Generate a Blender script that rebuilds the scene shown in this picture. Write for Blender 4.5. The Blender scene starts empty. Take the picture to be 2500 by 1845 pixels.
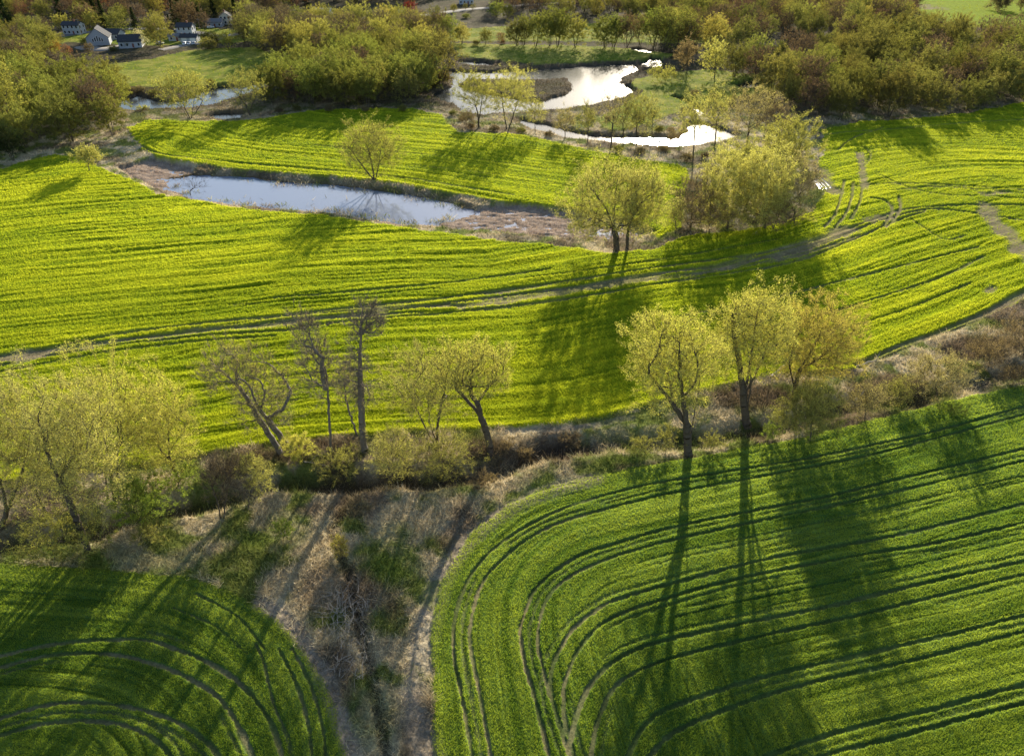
import bpy, math, random
import numpy as np
from math import radians, sin, cos, tan, atan2, pi
S = bpy.context.scene
COL = S.collection

# ------------------------------------------------------------------ camera, sky, sun, exposure
PITCH = radians(35.0)          # below the horizon
CAMH = 75.0
FPX, CX, CY = 1540.4, 1119.5, 826.0      # measured on the 2239 x 1652 view of the photograph
cam = bpy.data.cameras.new('camera'); camo = bpy.data.objects.new('camera', cam); COL.objects.link(camo)
camo.location = (0, 0, CAMH); camo.rotation_euler = (pi/2 - PITCH, 0, 0)
cam.sensor_width = 36.0; cam.lens = 36.0*FPX/2239.0; cam.clip_end = 20000; cam.clip_start = 0.5
S.camera = camo
SUN_EL, SUN_AZ = radians(17.5), radians(11.5)      # azimuth clockwise from +Y
world = bpy.data.worlds.new('World'); S.world = world; world.use_nodes = True
wn = world.node_tree; bg = wn.nodes['Background']
sky = wn.nodes.new('ShaderNodeTexSky'); sky.sky_type = 'NISHITA'; sky.sun_disc = False
sky.sun_elevation = SUN_EL; sky.sun_rotation = SUN_AZ
sky.air_density = 1.0; sky.dust_density = 0.6; sky.ozone_density = 1.0
wn.links.new(sky.outputs[0], bg.inputs[0]); bg.inputs[1].default_value = 0.092
sl = bpy.data.lights.new('sun', 'SUN'); sl.energy = 5.0; sl.angle = radians(0.6); sl.color = (1.0, 0.89, 0.70)
so = bpy.data.objects.new('sun', sl); COL.objects.link(so)
so.rotation_euler = (pi/2 - SUN_EL, 0, pi - SUN_AZ)
so.location = (60, 300, 200)
S.view_settings.view_transform = 'Standard'; S.view_settings.look = 'None'
S.view_settings.gamma = 1; S.view_settings.exposure = 1.2
S.cycles.max_bounces = 6; S.cycles.diffuse_bounces = 2; S.cycles.glossy_bounces = 3
S.cycles.transmission_bounces = 4; S.cycles.transparent_max_bounces = 4
S.cycles.use_denoising = True

# ------------------------------------------------------------------ helpers
def ray(x, y):
    a = (x-CX)/FPX; b = -(y-CY)/FPX
    return np.array([a, cos(PITCH)+b*sin(PITCH), -sin(PITCH)+b*cos(PITCH)])
def unproj(x, y, z=0.0):
    d = ray(x, y); t = (z-CAMH)/d[2]
    return np.array([d[0]*t, d[1]*t, z])
def planept(x, y, Y):            # the point of the upright plane at distance Y seen at x, y
    d = ray(x, y); t = Y/d[1]
    return np.array([d[0]*t, Y, CAMH+d[2]*t])
def polyw(P, z=0.0): return np.array([unproj(x, max(y, -118), z)[:2] for x, y in P])
def catmull(P, step):
    P = np.asarray(P, float); n = len(P)
    Q = np.vstack([2*P[0]-P[1], P, 2*P[-1]-P[-2]]); out = []
    for i in range(n-1):
        p0, p1, p2, p3 = Q[i:i+4]; L = np.linalg.norm(p2-p1); m = max(2, int(L/step))
        t = np.linspace(0, 1, m, endpoint=False)[:, None]
        out.append(0.5*((2*p1)+(-p0+p2)*t+(2*p0-5*p1+4*p2-p3)*t**2+(-p0+3*p1-3*p2+p3)*t**3))
    out.append(P[-1:]); return np.vstack(out)
_rt = np.random.RandomState(7).rand(256, 256).astype(np.float32)
def vn(x, y, s=0):
    x = np.asarray(x)+s*17.31; y = np.asarray(y)+s*9.77
    xi = np.floor(x).astype(np.int64); yi = np.floor(y).astype(np.int64)
    fx = (x-xi).astype(np.float32); fy = (y-yi).astype(np.float32)
    fx = fx*fx*(3-2*fx); fy = fy*fy*(3-2*fy)
    a = _rt[xi & 255, yi & 255]; b = _rt[(xi+1) & 255, yi & 255]
    c = _rt[xi & 255, (yi+1) & 255]; d = _rt[(xi+1) & 255, (yi+1) & 255]
    return (a+(b-a)*fx)*(1-fy)+(c+(d-c)*fx)*fy
def fbm(x, y, s=0, o=4):
    r = 0; a = .5; t = 0
    for k in range(o):
        r = r+a*vn(x, y, s+k*3); t += a; a *= .5; x = x*2.03; y = y*2.03
    return r/t
def sst(a, b, x): t = np.clip((x-a)/(b-a), 0, 1); return t*t*(3-2*t)
def mesh_np(name, V, F, smooth=False):
    """V (n,3); F list of (m,k) int arrays"""
    me = bpy.data.meshes.new(name)
    V = np.ascontiguousarray(V, dtype=np.float32)
    me.vertices.add(len(V)); me.vertices.foreach_set('co', V.ravel())
    F = [f for f in F if len(f)]
    loops = np.concatenate([f.ravel() for f in F]).astype(np.int32)
    tot = np.concatenate([np.full(len(f), f.shape[1], np.int32) for f in F])
    st = np.concatenate([[0], np.cumsum(tot)[:-1]]).astype(np.int32)
    me.loops.add(len(loops)); me.loops.foreach_set('vertex_index', loops)
    me.polygons.add(len(tot)); me.polygons.foreach_set('loop_start', st)
    try: me.polygons.foreach_set('loop_total', tot)
    except Exception: pass
    if smooth: me.polygons.foreach_set('use_smooth', np.ones(len(tot), bool))
    me.update(calc_edges=True); return me
def vcol(me, C, name='col'):
    at = me.color_attributes.new(name, 'FLOAT_COLOR', 'POINT')
    A = np.ones((len(C), 4), np.float32); A[:, :3] = C; at.data.foreach_set('color', A.ravel())
def tag(o, label=None, cat=None, group=None, kind=None):
    if label: o['label'] = label
    if cat: o['category'] = cat
    if group: o['group'] = group
    if kind: o['kind'] = kind
    return o
def link(name, me, parent=None, mat=None, loc=None):
    o = bpy.data.objects.new(name, me); COL.objects.link(o)
    if parent is not None: o.parent = parent
    if mat is not None and me is not None:
        for m in (mat if isinstance(mat, (list, tuple)) else [mat]): me.materials.append(m)
    if loc is not None: o.location = loc
    return o

# ------------------------------------------------------------------ materials
def newmat(n):
    m = bpy.data.materials.new(n); m.use_nodes = True; nt = m.node_tree; nt.nodes.clear()
    out = nt.nodes.new('ShaderNodeOutputMaterial'); return m, nt, out
def N(nt, t, **k):
    n = nt.nodes.new(t)
    for a, b in k.items(): setattr(n, a, b)
    return n
def simple(name, c, rough=.8, nscale=6.0, var=.25, bump=.0, metal=0.0, spec=.3):
    m, nt, out = newmat(name); p = N(nt, 'ShaderNodeBsdfPrincipled')
    tc = N(nt, 'ShaderNodeTexCoord'); no = N(nt, 'ShaderNodeTexNoise'); no.inputs['Scale'].default_value = nscale; no.inputs['Detail'].default_value = 5
    nt.links.new(tc.outputs['Object'], no.inputs['Vector'])
    mr = N(nt, 'ShaderNodeMapRange'); mr.inputs[3].default_value = 1-var; mr.inputs[4].default_value = 1+var
    nt.links.new(no.outputs[0], mr.inputs[0])
    mx = N(nt, 'ShaderNodeMix', data_type='RGBA', blend_type='MULTIPLY'); mx.inputs[0].default_value = 1
    mx.inputs[6].default_value = (*c, 1); nt.links.new(mr.outputs[0], mx.inputs[7])
    nt.links.new(mx.outputs[2], p.inputs['Base Color']); p.inputs['Roughness'].default_value = rough
    p.inputs['Metallic'].default_value = metal; p.inputs['Specular IOR Level'].default_value = spec
    if bump:
        b = N(nt, 'ShaderNodeBump'); b.inputs['Strength'].default_value = bump; nt.links.new(no.outputs[0], b.inputs['Height']); nt.links.new(b.outputs[0], p.inputs['Normal'])
    nt.links.new(p.outputs[0], out.inputs[0]); return m
def leafmat(name, trans=.5, attr=None, tint=(1.15, 1.1, .55)):
    m, nt, out = newmat(name)
    if attr: c = N(nt, 'ShaderNodeAttribute', attribute_name=attr).outputs['Color']
    else:
        oi = N(nt, 'ShaderNodeObjectInfo'); ge = N(nt, 'ShaderNodeNewGeometry')
        mr = N(nt, 'ShaderNodeMapRange'); mr.inputs[3].default_value = .6; mr.inputs[4].default_value = 1.4
        nt.links.new(ge.outputs['Random Per Island'], mr.inputs[0])
        mx = N(nt, 'ShaderNodeMix', data_type='RGBA', blend_type='MULTIPLY'); mx.inputs[0].default_value = 1
        nt.links.new(oi.outputs['Color'], mx.inputs[6]); nt.links.new(mr.outputs[0], mx.inputs[7]); c = mx.outputs[2]
    d = N(nt, 'ShaderNodeBsdfDiffuse'); t = N(nt, 'ShaderNodeBsdfTranslucent'); ms = N(nt, 'ShaderNodeMixShader'); ms.inputs[0].default_value = trans
    t2 = N(nt, 'ShaderNodeMix', data_type='RGBA', blend_type='MULTIPLY'); t2.inputs[0].default_value = 1; t2.inputs[7].default_value = (*tint, 1)
    nt.links.new(c, t2.inputs[6]); nt.links.new(c, d.inputs[0]); nt.links.new(t2.outputs[2], t.inputs[0])
    nt.links.new(d.outputs[0], ms.inputs[1]); nt.links.new(t.outputs[0], ms.inputs[2]); nt.links.new(ms.outputs[0], out.inputs[0]); return m
M_leaf = leafmat('spring_leaves', .55)
M_blade = leafmat('green_crop_blades', .62, 'col', (1.15, 1.12, .5))
M_dry = leafmat('dry_grass_blades', .35, 'col', (1.0, .9, .75))
M_bark = simple('bark', (.085, .068, .052), .95, 3, .45, .3)
M_barkg = simple('grey_bark', (.16, .14, .12), .95, 3, .4, .3)
M_dead = simple('dead_wood', (.34, .30, .25), .9, 5, .4, .2)

def ground_material():
    m, nt, out = newmat('ground'); p = N(nt, 'ShaderNodeBsdfPrincipled')
    at = N(nt, 'ShaderNodeAttribute', attribute_name='col'); ge = N(nt, 'ShaderNodeNewGeometry')
    n1 = N(nt, 'ShaderNodeTexNoise'); n1.inputs['Scale'].default_value = 2.6; n1.inputs['Detail'].default_value = 8; n1.inputs['Roughness'].default_value = .72
    nt.links.new(ge.outputs['Position'], n1.inputs['Vector'])
    n2 = N(nt, 'ShaderNodeTexNoise'); n2.inputs['Scale'].default_value = .35; n2.inputs['Detail'].default_value = 5
    nt.links.new(ge.outputs['Position'], n2.inputs['Vector'])
    mr = N(nt, 'ShaderNodeMapRange'); mr.inputs[1].default_value = .3; mr.inputs[2].default_value = .7; mr.inputs[3].default_value = .55; mr.inputs[4].default_value = 1.4; nt.links.new(n1.outputs[0], mr.inputs[0])
    mr2 = N(nt, 'ShaderNodeMapRange'); mr2.inputs[1].default_value = .3; mr2.inputs[2].default_value = .7; mr2.inputs[3].default_value = .8; mr2.inputs[4].default_value = 1.2; nt.links.new(n2.outputs[0], mr2.inputs[0])
    mu = N(nt, 'ShaderNodeMath', operation='MULTIPLY'); nt.links.new(mr.outputs[0], mu.inputs[0]); nt.links.new(mr2.outputs[0], mu.inputs[1])
    mx = N(nt, 'ShaderNodeMix', data_type='RGBA', blend_type='MULTIPLY'); mx.inputs[0].default_value = 1
    nt.links.new(at.outputs['Color'], mx.inputs[6]); nt.links.new(mu.outputs[0], mx.inputs[7])
    nt.links.new(mx.outputs[2], p.inputs['Base Color']); p.inputs['Roughness'].default_value = 1.0; p.inputs['Specular IOR Level'].default_value = .02
    b = N(nt, 'ShaderNodeBump'); b.inputs['Strength'].default_value = .8; b.inputs['Distance'].default_value = .25
    nt.links.new(n1.outputs[0], b.inputs['Height']); nt.links.new(b.outputs[0], p.inputs['Normal'])
    nt.links.new(p.outputs[0], out.inputs[0]); return m
def water_material(base=(.03, .035, .035), ior=1.33, rough=.07):
    m, nt, out = newmat('water'); p = N(nt, 'ShaderNodeBsdfPrincipled')
    p.inputs['Base Color'].default_value = (*base, 1); p.inputs['Roughness'].default_value = rough; p.inputs['IOR'].default_value = ior
    p.inputs['Specular IOR Level'].default_value = .5 if ior > 1.5 else .4
    ge = N(nt, 'ShaderNodeNewGeometry'); n1 = N(nt, 'ShaderNodeTexNoise'); n1.inputs['Scale'].default_value = 1.3; n1.inputs['Detail'].default_value = 4
    nt.links.new(ge.outputs['Position'], n1.inputs['Vector'])
    b = N(nt, 'ShaderNodeBump'); b.inputs['Strength'].default_value = .12; b.inputs['Distance'].default_value = .05
    nt.links.new(n1.outputs[0], b.inputs['Height']); nt.links.new(b.outputs[0], p.inputs['Normal'])
    nt.links.new(p.outputs[0], out.inputs[0]); return m
M_ground = ground_material(); M_water = water_material(rough=.15); M_pond = water_material((.21, .24, .32), 1.6, .035)  # pond's pale blue base colour stands in for bright sky reflection

# ------------------------------------------------------------------ the map (read off the photograph)
ZW = -1.5
F_MID = [(-260,440),(-120,405),(0,372),(60,352),(120,338),(170,345),(215,366),(290,395),(340,424),(420,438),(520,456),(620,467),(720,474),(840,492),(930,505),(1050,522),(1180,535),(1260,543),(1340,556),(1430,545),(1500,518),(1600,508),(1700,495),(1775,465),(1800,432),(1790,405),(1785,380),(1800,330),(1795,285),(1880,266),(2000,260),(2120,247),(2239,224),(2500,170),(2500,560),(2239,655),(2130,706),(2000,755),(1900,795),(1873,806),(1688,822),(1608,838),(1500,862),(1432,882),(1305,915),(1209,929),(1110,937),(1000,941),(860,945),(700,958),(583,970),(431,997),(333,1012),(200,1030),(100,1042),(0,1060),(-260,1095)]
LOW_MID = [(-260,1095),(0,1060),(200,1030),(333,1012),(431,997),(583,970),(700,958),(860,945),(1000,941),(1110,937),(1209,929),(1305,915),(1432,882),(1608,838),(1873,806),(1900,795),(2000,755),(2130,706),(2239,655),(2500,560)]
F_UP = [(275,280),(330,262),(410,266),(530,264),(600,256),(700,240),(900,237),(960,250),(1000,290),(1100,292),(1200,307),(1300,332),(1400,350),(1480,362),(1510,378),(1500,420),(1490,500),(1440,522),(1400,500),(1330,470),(1220,456),(1100,441),(980,421),(860,401),(740,389),(620,379),(500,369),(420,356),(350,346),(310,325)]
LOW_UP = [(310,325),(350,346),(420,356),(500,369),(620,379),(740,389),(860,401),(980,421),(1100,441),(1220,456),(1330,470)]
F_NR = [(1000,1900),(960,1750),(946,1560),(941,1400),(955,1300),(985,1230),(1030,1165),(1110,1103),(1200,1064),(1300,1042),(1400,1022),(1500,1003),(1640,977),(1760,957),(1900,922),(2050,882),(2239,842),(2500,785),(2700,1900)]
F_NL = [(-400,1215),(-100,1225),(130,1240),(300,1250),(430,1265),(500,1290),(570,1330),(640,1390),(690,1460),(730,1540),(755,1652),(775,1900),(-600,1900)]
F_F5 = [(175,148),(240,140),(330,128),(400,112),(470,106),(560,104),(600,118),(620,150),(590,172),(510,180),(470,186),(380,190),(290,190),(230,165)]
F_F6 = [(985,94),(1100,97),(1230,99),(1400,107),(1480,120),(1440,130),(1330,133),(1240,138),(1180,141),(1100,133),(1000,122)]
F_F7 = [(930,88),(980,66),(1060,60),(1250,52),(1500,48),(1600,95),(1480,95),(1200,90),(1000,90)]
F_F8 = [(1985,8),(2060,-30),(2239,-60),(2600,-80),(2600,20),(2400,60),(2239,66),(2150,60),(2080,60),(2030,44)]
F_F9 = [(1395,172),(1450,160),(1560,152),(1690,168),(1700,198),(1620,210),(1580,225),(1500,235),(1470,250),(1400,275),(1330,285),(1300,262),(1380,222),(1405,200),(1375,182)]
F_LAWN = [(60,105),(150,92),(330,100),(470,96),(560,90),(560,70),(470,62),(330,58),(200,62),(90,80)]
FIELDS = [F_MID, F_UP, F_NR, F_NL, F_F5, F_F6, F_F7, F_F8, F_F9, F_LAWN]
W_POND = [(360,402),(375,391),(420,384),(520,386),(620,399),(740,406),(830,418),(900,429),(980,443),(1030,458),(1040,468),(1000,480),(950,491),(890,494),(800,478),(700,466),(600,458),(500,447),(430,438),(385,421)]
W_OX = [(942,155),(998,157),(1060,159),(1127,156),(1180,152),(1276,146),(1336,141),(1389,141),(1394,156),(1362,168),(1355,180),(1387,198),(1360,215),(1300,229),(1240,239),(1187,243),(1150,247),(1060,252),(1012,248),(1000,232),(985,228),(950,214),(948,203),(985,193),(992,178),(975,164)]
ISLE = [(998,188),(1019,176),(1084,175),(1168,177),(1238,171),(1250,186),(1246,205),(1182,224),(1132,219),(1036,199)]
W_STRIP = [(1000,135),(1040,136),(1082,140),(1075,146),(1036,145),(1000,141)]
W_CREEK = [(1136,262),(1200,275),(1250,289),(1300,297),(1370,300),(1480,301),(1503,290),(1512,270),(1540,274),(1580,285),(1610,297),(1575,313),(1480,323),(1400,319),(1340,314),(1290,309),(1230,301),(1180,287),(1140,272)]
W_THREAD = [(1470,212),(1500,222),(1530,236),(1540,252),(1528,255),(1515,240),(1490,228),(1466,218)]
W_R2 = [(1402,136),(1425,128),(1450,129),(1450,149),(1425,150),(1402,146)]
W_R3 = [(1372,108),(1410,110),(1430,116),(1424,121),(1400,119),(1372,112)]
W_LEFT = [(262,226),(272,216),(299,209),(326,217),(367,226),(408,217),(445,202),(476,191),(510,190),(578,176),(600,182),(560,200),(520,214),(476,228),(420,238),(374,238),(289,243),(262,238)]
W_PUD = [(452,256),(470,251),(493,249),(530,251),(524,260),(500,263),(466,261)]
W_WOOD = [(1600,190),(1640,180),(1690,184),(1680,195),(1620,200)]
W_S = [(1300,510),(1340,507),(1370,508),(1365,512),(1330,514)]
WATERS = [W_POND, W_OX, W_STRIP, W_CREEK, W_THREAD, W_R2, W_R3, W_LEFT, W_PUD, W_WOOD, W_S]
MUD1 = [(1040,460),(1120,452),(1220,462),(1240,468),(1330,480),(1400,500),(1440,518),(1345,528),(1250,526),(1100,515),(950,502),(880,497),(760,478),(960,490),(1000,480)]
MUD2 = [(262,372),(340,350),(420,368),(430,380),(375,390),(362,404),(400,425),(440,440),(600,459),(600,464),(430,444),(330,412),(280,388)]
DITCH = [(-260,1230),(-60,1195),(100,1165),(250,1135),(380,1100),(500,1078),(600,1052),(700,1046),(860,1040),(960,1034),(1060,1026),(1130,1003),(1200,982),(1300,968),(1400,965),(1500,958),(1590,948),(1650,940),(1740,918),(1850,885),(2000,868),(2120,840),(2239,805),(2450,760)]
GULLY = [(770,1062),(761,1082),(739,1130),(725,1172),(750,1223),(764,1256),(767,1293),(780,1350),(800,1420),(815,1500),(835,1600),(850,1700)]
RIVER_ROAD = [(700,70),(790,50),(863,38),(921,33),(957,29),(991,24),(1037,19),(1091,15),(1180,8),(1300,2)]
VILLAGE_ROAD = [(-60,100),(60,90),(178,73),(240,67),(330,64),(430,72),(480,80),(560,66),(620,50)]
DRIVE1 = [(178,100),(215,106),(250,103),(285,98)]
DRIVE2 = [(350,108),(400,99),(455,93),(480,84)]
# wheel tracks: (points, width, depth, how bare)
TR = [
 ([(1040,1700),(1032,1652),(1012,1538),(993,1436),(993,1368),(1005,1314),(1035,1250),(1083,1198),(1137,1160),(1205,1125),(1273,1098),(1388,1067),(1478,1050),(1750,1006),(1920,972),(2056,941),(2239,890),(2450,830)],.6,.9),
 ([(1082,1700),(1073,1652),(1046,1504),(1027,1402),(1036,1327),(1056,1273),(1093,1229),(1154,1179),(1239,1138),(1388,1098),(1478,1077),(1716,1033),(1920,992),(2124,938),(2239,907),(2450,850)],.6,.8),
 ([(1210,1700),(1199,1652),(1172,1538),(1148,1456),(1138,1385),(1148,1341),(1168,1293),(1209,1252),(1274,1212),(1362,1184),(1478,1152),(1648,1118),(1818,1084),(1988,1043),(2239,982),(2450,930)],.6,.9),
 ([(1205,1530),(1189,1470),(1175,1402),(1182,1348),(1202,1300),(1243,1263),(1311,1229),(1382,1205),(1478,1179),(1682,1135),(1954,1077),(2239,1009),(2450,955)],.55,.8),
 ([(1395,1232),(1478,1208),(1682,1166),(1954,1106),(2239,1042)],.4,.3),
 ([(1262,1700),(1246,1652),(1219,1572),(1202,1504),(1209,1453),(1226,1416),(1260,1368),(1328,1320),(1396,1297),(1478,1274),(1682,1222),(1852,1191),(1988,1165),(2239,1102),(2450,1045)],.65,1.),
 ([(1270,1700),(1240,1600),(1232,1540),(1236,1487),(1277,1402),(1345,1348),(1478,1303),(1614,1266),(1750,1239),(1920,1208),(2056,1186),(2239,1143),(2450,1090)],.6,.9),
 ([(1250,1680),(1246,1623),(1277,1521),(1321,1463),(1379,1426),(1478,1395),(1682,1352),(1818,1325),(1988,1283),(2239,1228),(2450,1180)],.65,1.),
 ([(1290,1680),(1294,1640),(1314,1555),(1362,1487),(1478,1437),(1682,1387),(1852,1351),(2022,1310),(2239,1256),(2450,1200)],.6,.9),
 ([(1478,1350),(1614,1318),(1800,1280),(2000,1235),(2239,1180)],.35,.3),
 ([(1355,1700),(1372,1652),(1413,1582),(1478,1542),(1648,1487),(1818,1446),(2056,1393),(2239,1347),(2450,1300)],.65,.8),
 ([(1400,1700),(1423,1652),(1478,1599),(1614,1541),(1784,1490),(1988,1446),(2239,1381),(2450,1330)],.6,.8),
 ([(1640,1680),(1682,1652),(1852,1596),(2022,1555),(2239,1497),(2450,1440)],.65,.7),
 ([(1740,1680),(1801,1652),(1954,1613),(2124,1567),(2239,1538),(2450,1480)],.6,.7),
 ([(-150,1500),(0,1460),(119,1433),(238,1431),(340,1453),(425,1490),(483,1531),(527,1599),(551,1652),(565,1720)],.6,.7),
 ([(0,1435),(136,1407),(306,1399),(391,1422),(476,1460),(544,1514),(592,1582),(615,1652),(625,1720)],.6,.7),
 ([(-100,1600),(0,1572),(102,1543),(204,1538),(306,1552),(391,1582),(459,1630),(500,1690)],.6,.7),
 ([(-100,1640),(0,1609),(102,1582),(204,1577),(289,1592),(357,1633),(400,1700)],.6,.7),
 ([(560,1410),(578,1453),(598,1538),(625,1600)],.4,.5),([(503,1545),(520,1600),(544,1652)],.4,.6),
 ([(640,1420),(680,1500),(705,1590),(715,1680)],.5,.6),([(610,1420),(650,1500),(675,1590),(685,1680)],.5,.5),
 ([(430,1300),(520,1350),(580,1420)],.4,.3),([(380,1330),(470,1370),(540,1430)],.35,.3),
]
TRM = [
 ([(-200,812),(0,780),(102,763),(238,735),(442,708),(612,691),(761,674),(954,654),(1158,627),(1300,606),(1478,581),(1648,558),(1767,531),(1845,504),(1920,477),(1988,457),(2158,448),(2400,452)],.9,.8),
 ([(-200,822),(0,790),(204,752),(442,722),(629,706),(761,689),(886,676),(1124,645),(1294,623),(1478,594),(1680,566),(1800,535),(1880,500),(1954,474),(2040,458),(2124,466),(2300,490)],.9,1.),
 ([(-200,838),(0,800),(204,763),(442,735),(629,722),(716,708),(988,684),(1192,661),(1478,616),(1716,579),(1852,531),(1954,486),(2022,463)],.8,.8),
 ([(-200,850),(0,815),(200,776),(420,748),(600,735)],.7,.5),
 ([(600,652),(760,640),(960,622),(1080,606),(1200,590)],.8,.5),
 ([(500,668),(760,650),(960,632)],.5,.3),
 ([(1870,800),(1960,760),(2060,722),(2160,680),(2239,636),(2350,590)],.9,.9),
 ([(1885,806),(1970,768),(2070,730),(2170,688),(2239,648),(2350,600)],.8,.9),
 ([(1905,435),(1935,440),(1950,455),(1945,475),(1930,495)],.8,.9),([(1965,430),(1968,455),(1955,478),(1935,498)],.8,.9),
 ([(1845,395),(1838,430),(1825,470),(1800,500)],.7,.7),([(1865,400),(1862,430),(1850,465),(1825,500)],.7,.7),([(1885,405),(1880,440),(1860,480)],.7,.6),
 ([(1925,385),(1985,410),(2060,425),(2160,430),(2300,440)],.7,.5),([(1860,410),(1930,402),(2060,404),(2300,420)],.8,.6),([(1950,418),(2040,408),(2150,415),(2300,428)],.7,.5),
 ([(1990,480),(2030,505),(2070,525),(2110,515)],.7,.4),
 ([(1780,300),(1850,290),(1950,283),(2100,270),(2239,262)],.8,.5),([(1830,330),(1870,300),(1930,280)],.7,.6),
 ([(1880,370),(1900,350),(1900,330),(1870,320)],.7,.4),
 ([(1500,690),(1700,650),(1900,600),(2060,560),(2140,540)],.7,.5),([(1750,705),(1900,660),(2060,605),(2150,560)],.7,.5),([(1850,720),(2000,670),(2120,620)],.6,.4),
 ([(1150,610),(1300,590),(1500,560),(1700,525)],.6,.4),
]
TRU = [([(300,315),(350,338),(430,348),(520,357),(640,367),(760,377),(900,392),(1000,408),(1120,428)],.9,.7),
 ([(690,318),(800,330),(900,336),(1050,350),(1200,372)],.7,.4),([(560,330),(700,345),(860,362),(1000,380),(1200,405)],.6,.3),([(900,360),(1050,378),(1200,400),(1300,420)],.6,.4)]
def offset_track(P, o):
    Q = catmull(polyw(P), 2.0); T = np.gradient(Q, axis=0); T /= np.linalg.norm(T, axis=1)[:, None]; return Q+np.stack([-T[:, 1], T[:, 0]], 1)*o
SOIL = [([(40,775),(110,768),(190,757)],2.2),([(330,738),(420,724),(520,718),(640,706)],2.0),([(1010,672),(1150,652),(1300,628),(1430,610)],2.2),([(1700,565),(1760,545),(1810,522),(1855,500)],3.4),
        ([(1905,482),(1925,476)],3.0),([(2155,450),(2165,475),(2190,500),(2220,530),(2239,560),(2300,600)],3.5),([(2155,425),(2200,420)],2.5),([(1880,335),(1885,375),(1892,415)],1.8),([(1780,370),(1800,395),(1820,420)],4.0),
        ([(2010,12),(2040,18)],12.0),([(2160,640),(2170,630)],1.5)]
DIRT = [([(1300,1048),(1200,1075),(1120,1110),(1060,1150),(1010,1200),(968,1260),(940,1330),(920,1420),(905,1520),(920,1600),(945,1680)],1.7),
        ([(570,1318),(620,1350),(670,1410),(710,1480),(742,1560),(770,1660),(780,1700)],1.3),([(1110,943),(1260,934),(1380,910)],.7)]
# extra lush or dark-bramble patches of the rough strip: centre, rx, ry in picture units, colour key
PATCH = [((860,1240),70,70,'g'),((880,1170),40,25,'g'),((620,1165),45,45,'g'),((1000,1075),60,14,'g'),((1260,1060),110,14,'g'),((1350,1010),70,18,'g'),((540,1180),60,25,'g'),
  ((1180,985),110,22,'b'),((1060,985),60,30,'b'),((700,975),90,18,'b'),((560,1000),70,18,'b'),((1640,870),110,25,'b'),((1440,965),80,16,'g'),((1560,960),50,14,'g'),((2000,885),120,18,'g'),((480,1260),60,20,'g'),((780,1330),18,60,'b'),
  ((350,1240),140,30,'g'),((120,1210),150,30,'g'),((1380,945),90,18,'g'),((2150,760),100,25,'b'),((1950,850),90,25,'b'),((800,1560),60,60,'g'),((700,1290),50,60,'t')]

# ------------------------------------------------------------------ terrain sheet
R_D = np.concatenate([np.linspace(2050, 1720, 60, endpoint=False), np.linspace(1720, -60, 1060)])
ang = PITCH + np.arctan((R_D-CY)/FPX)
YR = (CAMH/np.tan(ang))
far = np.geomspace(YR[-1]*1.06, 9000, 24); YR = np.concatenate([YR, far])
U = np.concatenate([np.linspace(-3.2, -.98, 14, endpoint=False), np.linspace(-.98, -.76, 90, endpoint=False), np.linspace(-.76, .76, 1180, endpoint=False), np.linspace(.76, .98, 90, endpoint=False), np.linspace(.98, 3.2, 14)])
ZC = YR*cos(PITCH)+CAMH*sin(PITCH)
X = (U[None, :]*ZC[:, None]).astype(np.float32); Y = np.repeat(YR[:, None], len(U), 1).astype(np.float32)
NR, NC = X.shape
def idx(x, y):
    r = np.interp(y, YR, np.arange(NR)); z = y*cos(PITCH)+CAMH*sin(PITCH); c = np.interp(x/z, U, np.arange(NC)); return r, c
# edges wander a little
wa = np.clip(Y/150, .5, 3)
XW = X + (fbm(X/3, Y/3, 1, 3)-.5)*1.6*wa + (fbm(X/.6, Y/.6, 5, 2)-.5)*.5*wa
YW = Y + (fbm(X/3, Y/3, 2, 3)-.5)*1.6*wa + (fbm(X/.6, Y/.6, 6, 2)-.5)*.5*wa
def sd(P, margin=45.0):
    """signed distance to a closed polygon, negative inside, capped at margin"""
    out = np.full((NR, NC), margin, np.float32)
    lo = P.min(0)-margin; hi = P.max(0)+margin
    r0, r1 = np.searchsorted(YR, [lo[1], hi[1]]); r0 = max(r0-1, 0); r1 = min(r1+1, NR)
    x = XW[r0:r1]; y = YW[r0:r1]
    cm = ((x > lo[0]) & (x < hi[0])).any(0)
    if not cm.any(): return out
    c0, c1 = np.argmax(cm), NC-np.argmax(cm[::-1]); x = x[:, c0:c1]; y = y[:, c0:c1]
    d2 = np.full(x.shape, margin**2, np.float32); ins = np.zeros(x.shape, bool)
    for a, b in zip(P, np.roll(P, -1, 0)):
        e = (b-a).astype(np.float32); L = float(e@e)+1e-9
        t = np.clip(((x-a[0])*e[0]+(y-a[1])*e[1])/L, 0, 1)
        np.minimum(d2, (x-a[0]-t*e[0])**2+(y-a[1]-t*e[1])**2, out=d2)
        if a[1] != b[1]:
            c = ((a[1] > y) != (b[1] > y)) & (x < (b[0]-a[0])*(y-a[1])/(b[1]-a[1])+a[0]); ins ^= c
    d = np.sqrt(d2); out[r0:r1, c0:c1] = np.where(ins, -d, d); return out
def line_d(P, w, step):
    """distance to an open line, inside a window of half-width w (world points)"""
    out = np.full((NR, NC), w, np.float32)
    P = catmull(P, step)
    for p in P:
        ra, _ = idx(p[0], p[1]-w); rb, _ = idx(p[0], p[1]+w); _, ca = idx(p[0]-w*1.2, p[1]); _, cb = idx(p[0]+w*1.2, p[1])
        ra = int(ra); rb = int(rb)+2; ca = int(ca)-1; cb = int(cb)+2
        if cb < 1 or ra >= NR: continue
        ca = max(ca, 0); s = (slice(ra, rb), slice(ca, cb))
        d = np.sqrt((X[s]-p[0])**2+(Y[s]-p[1])**2); out[s] = np.minimum(out[s], d)
    return out
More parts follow.
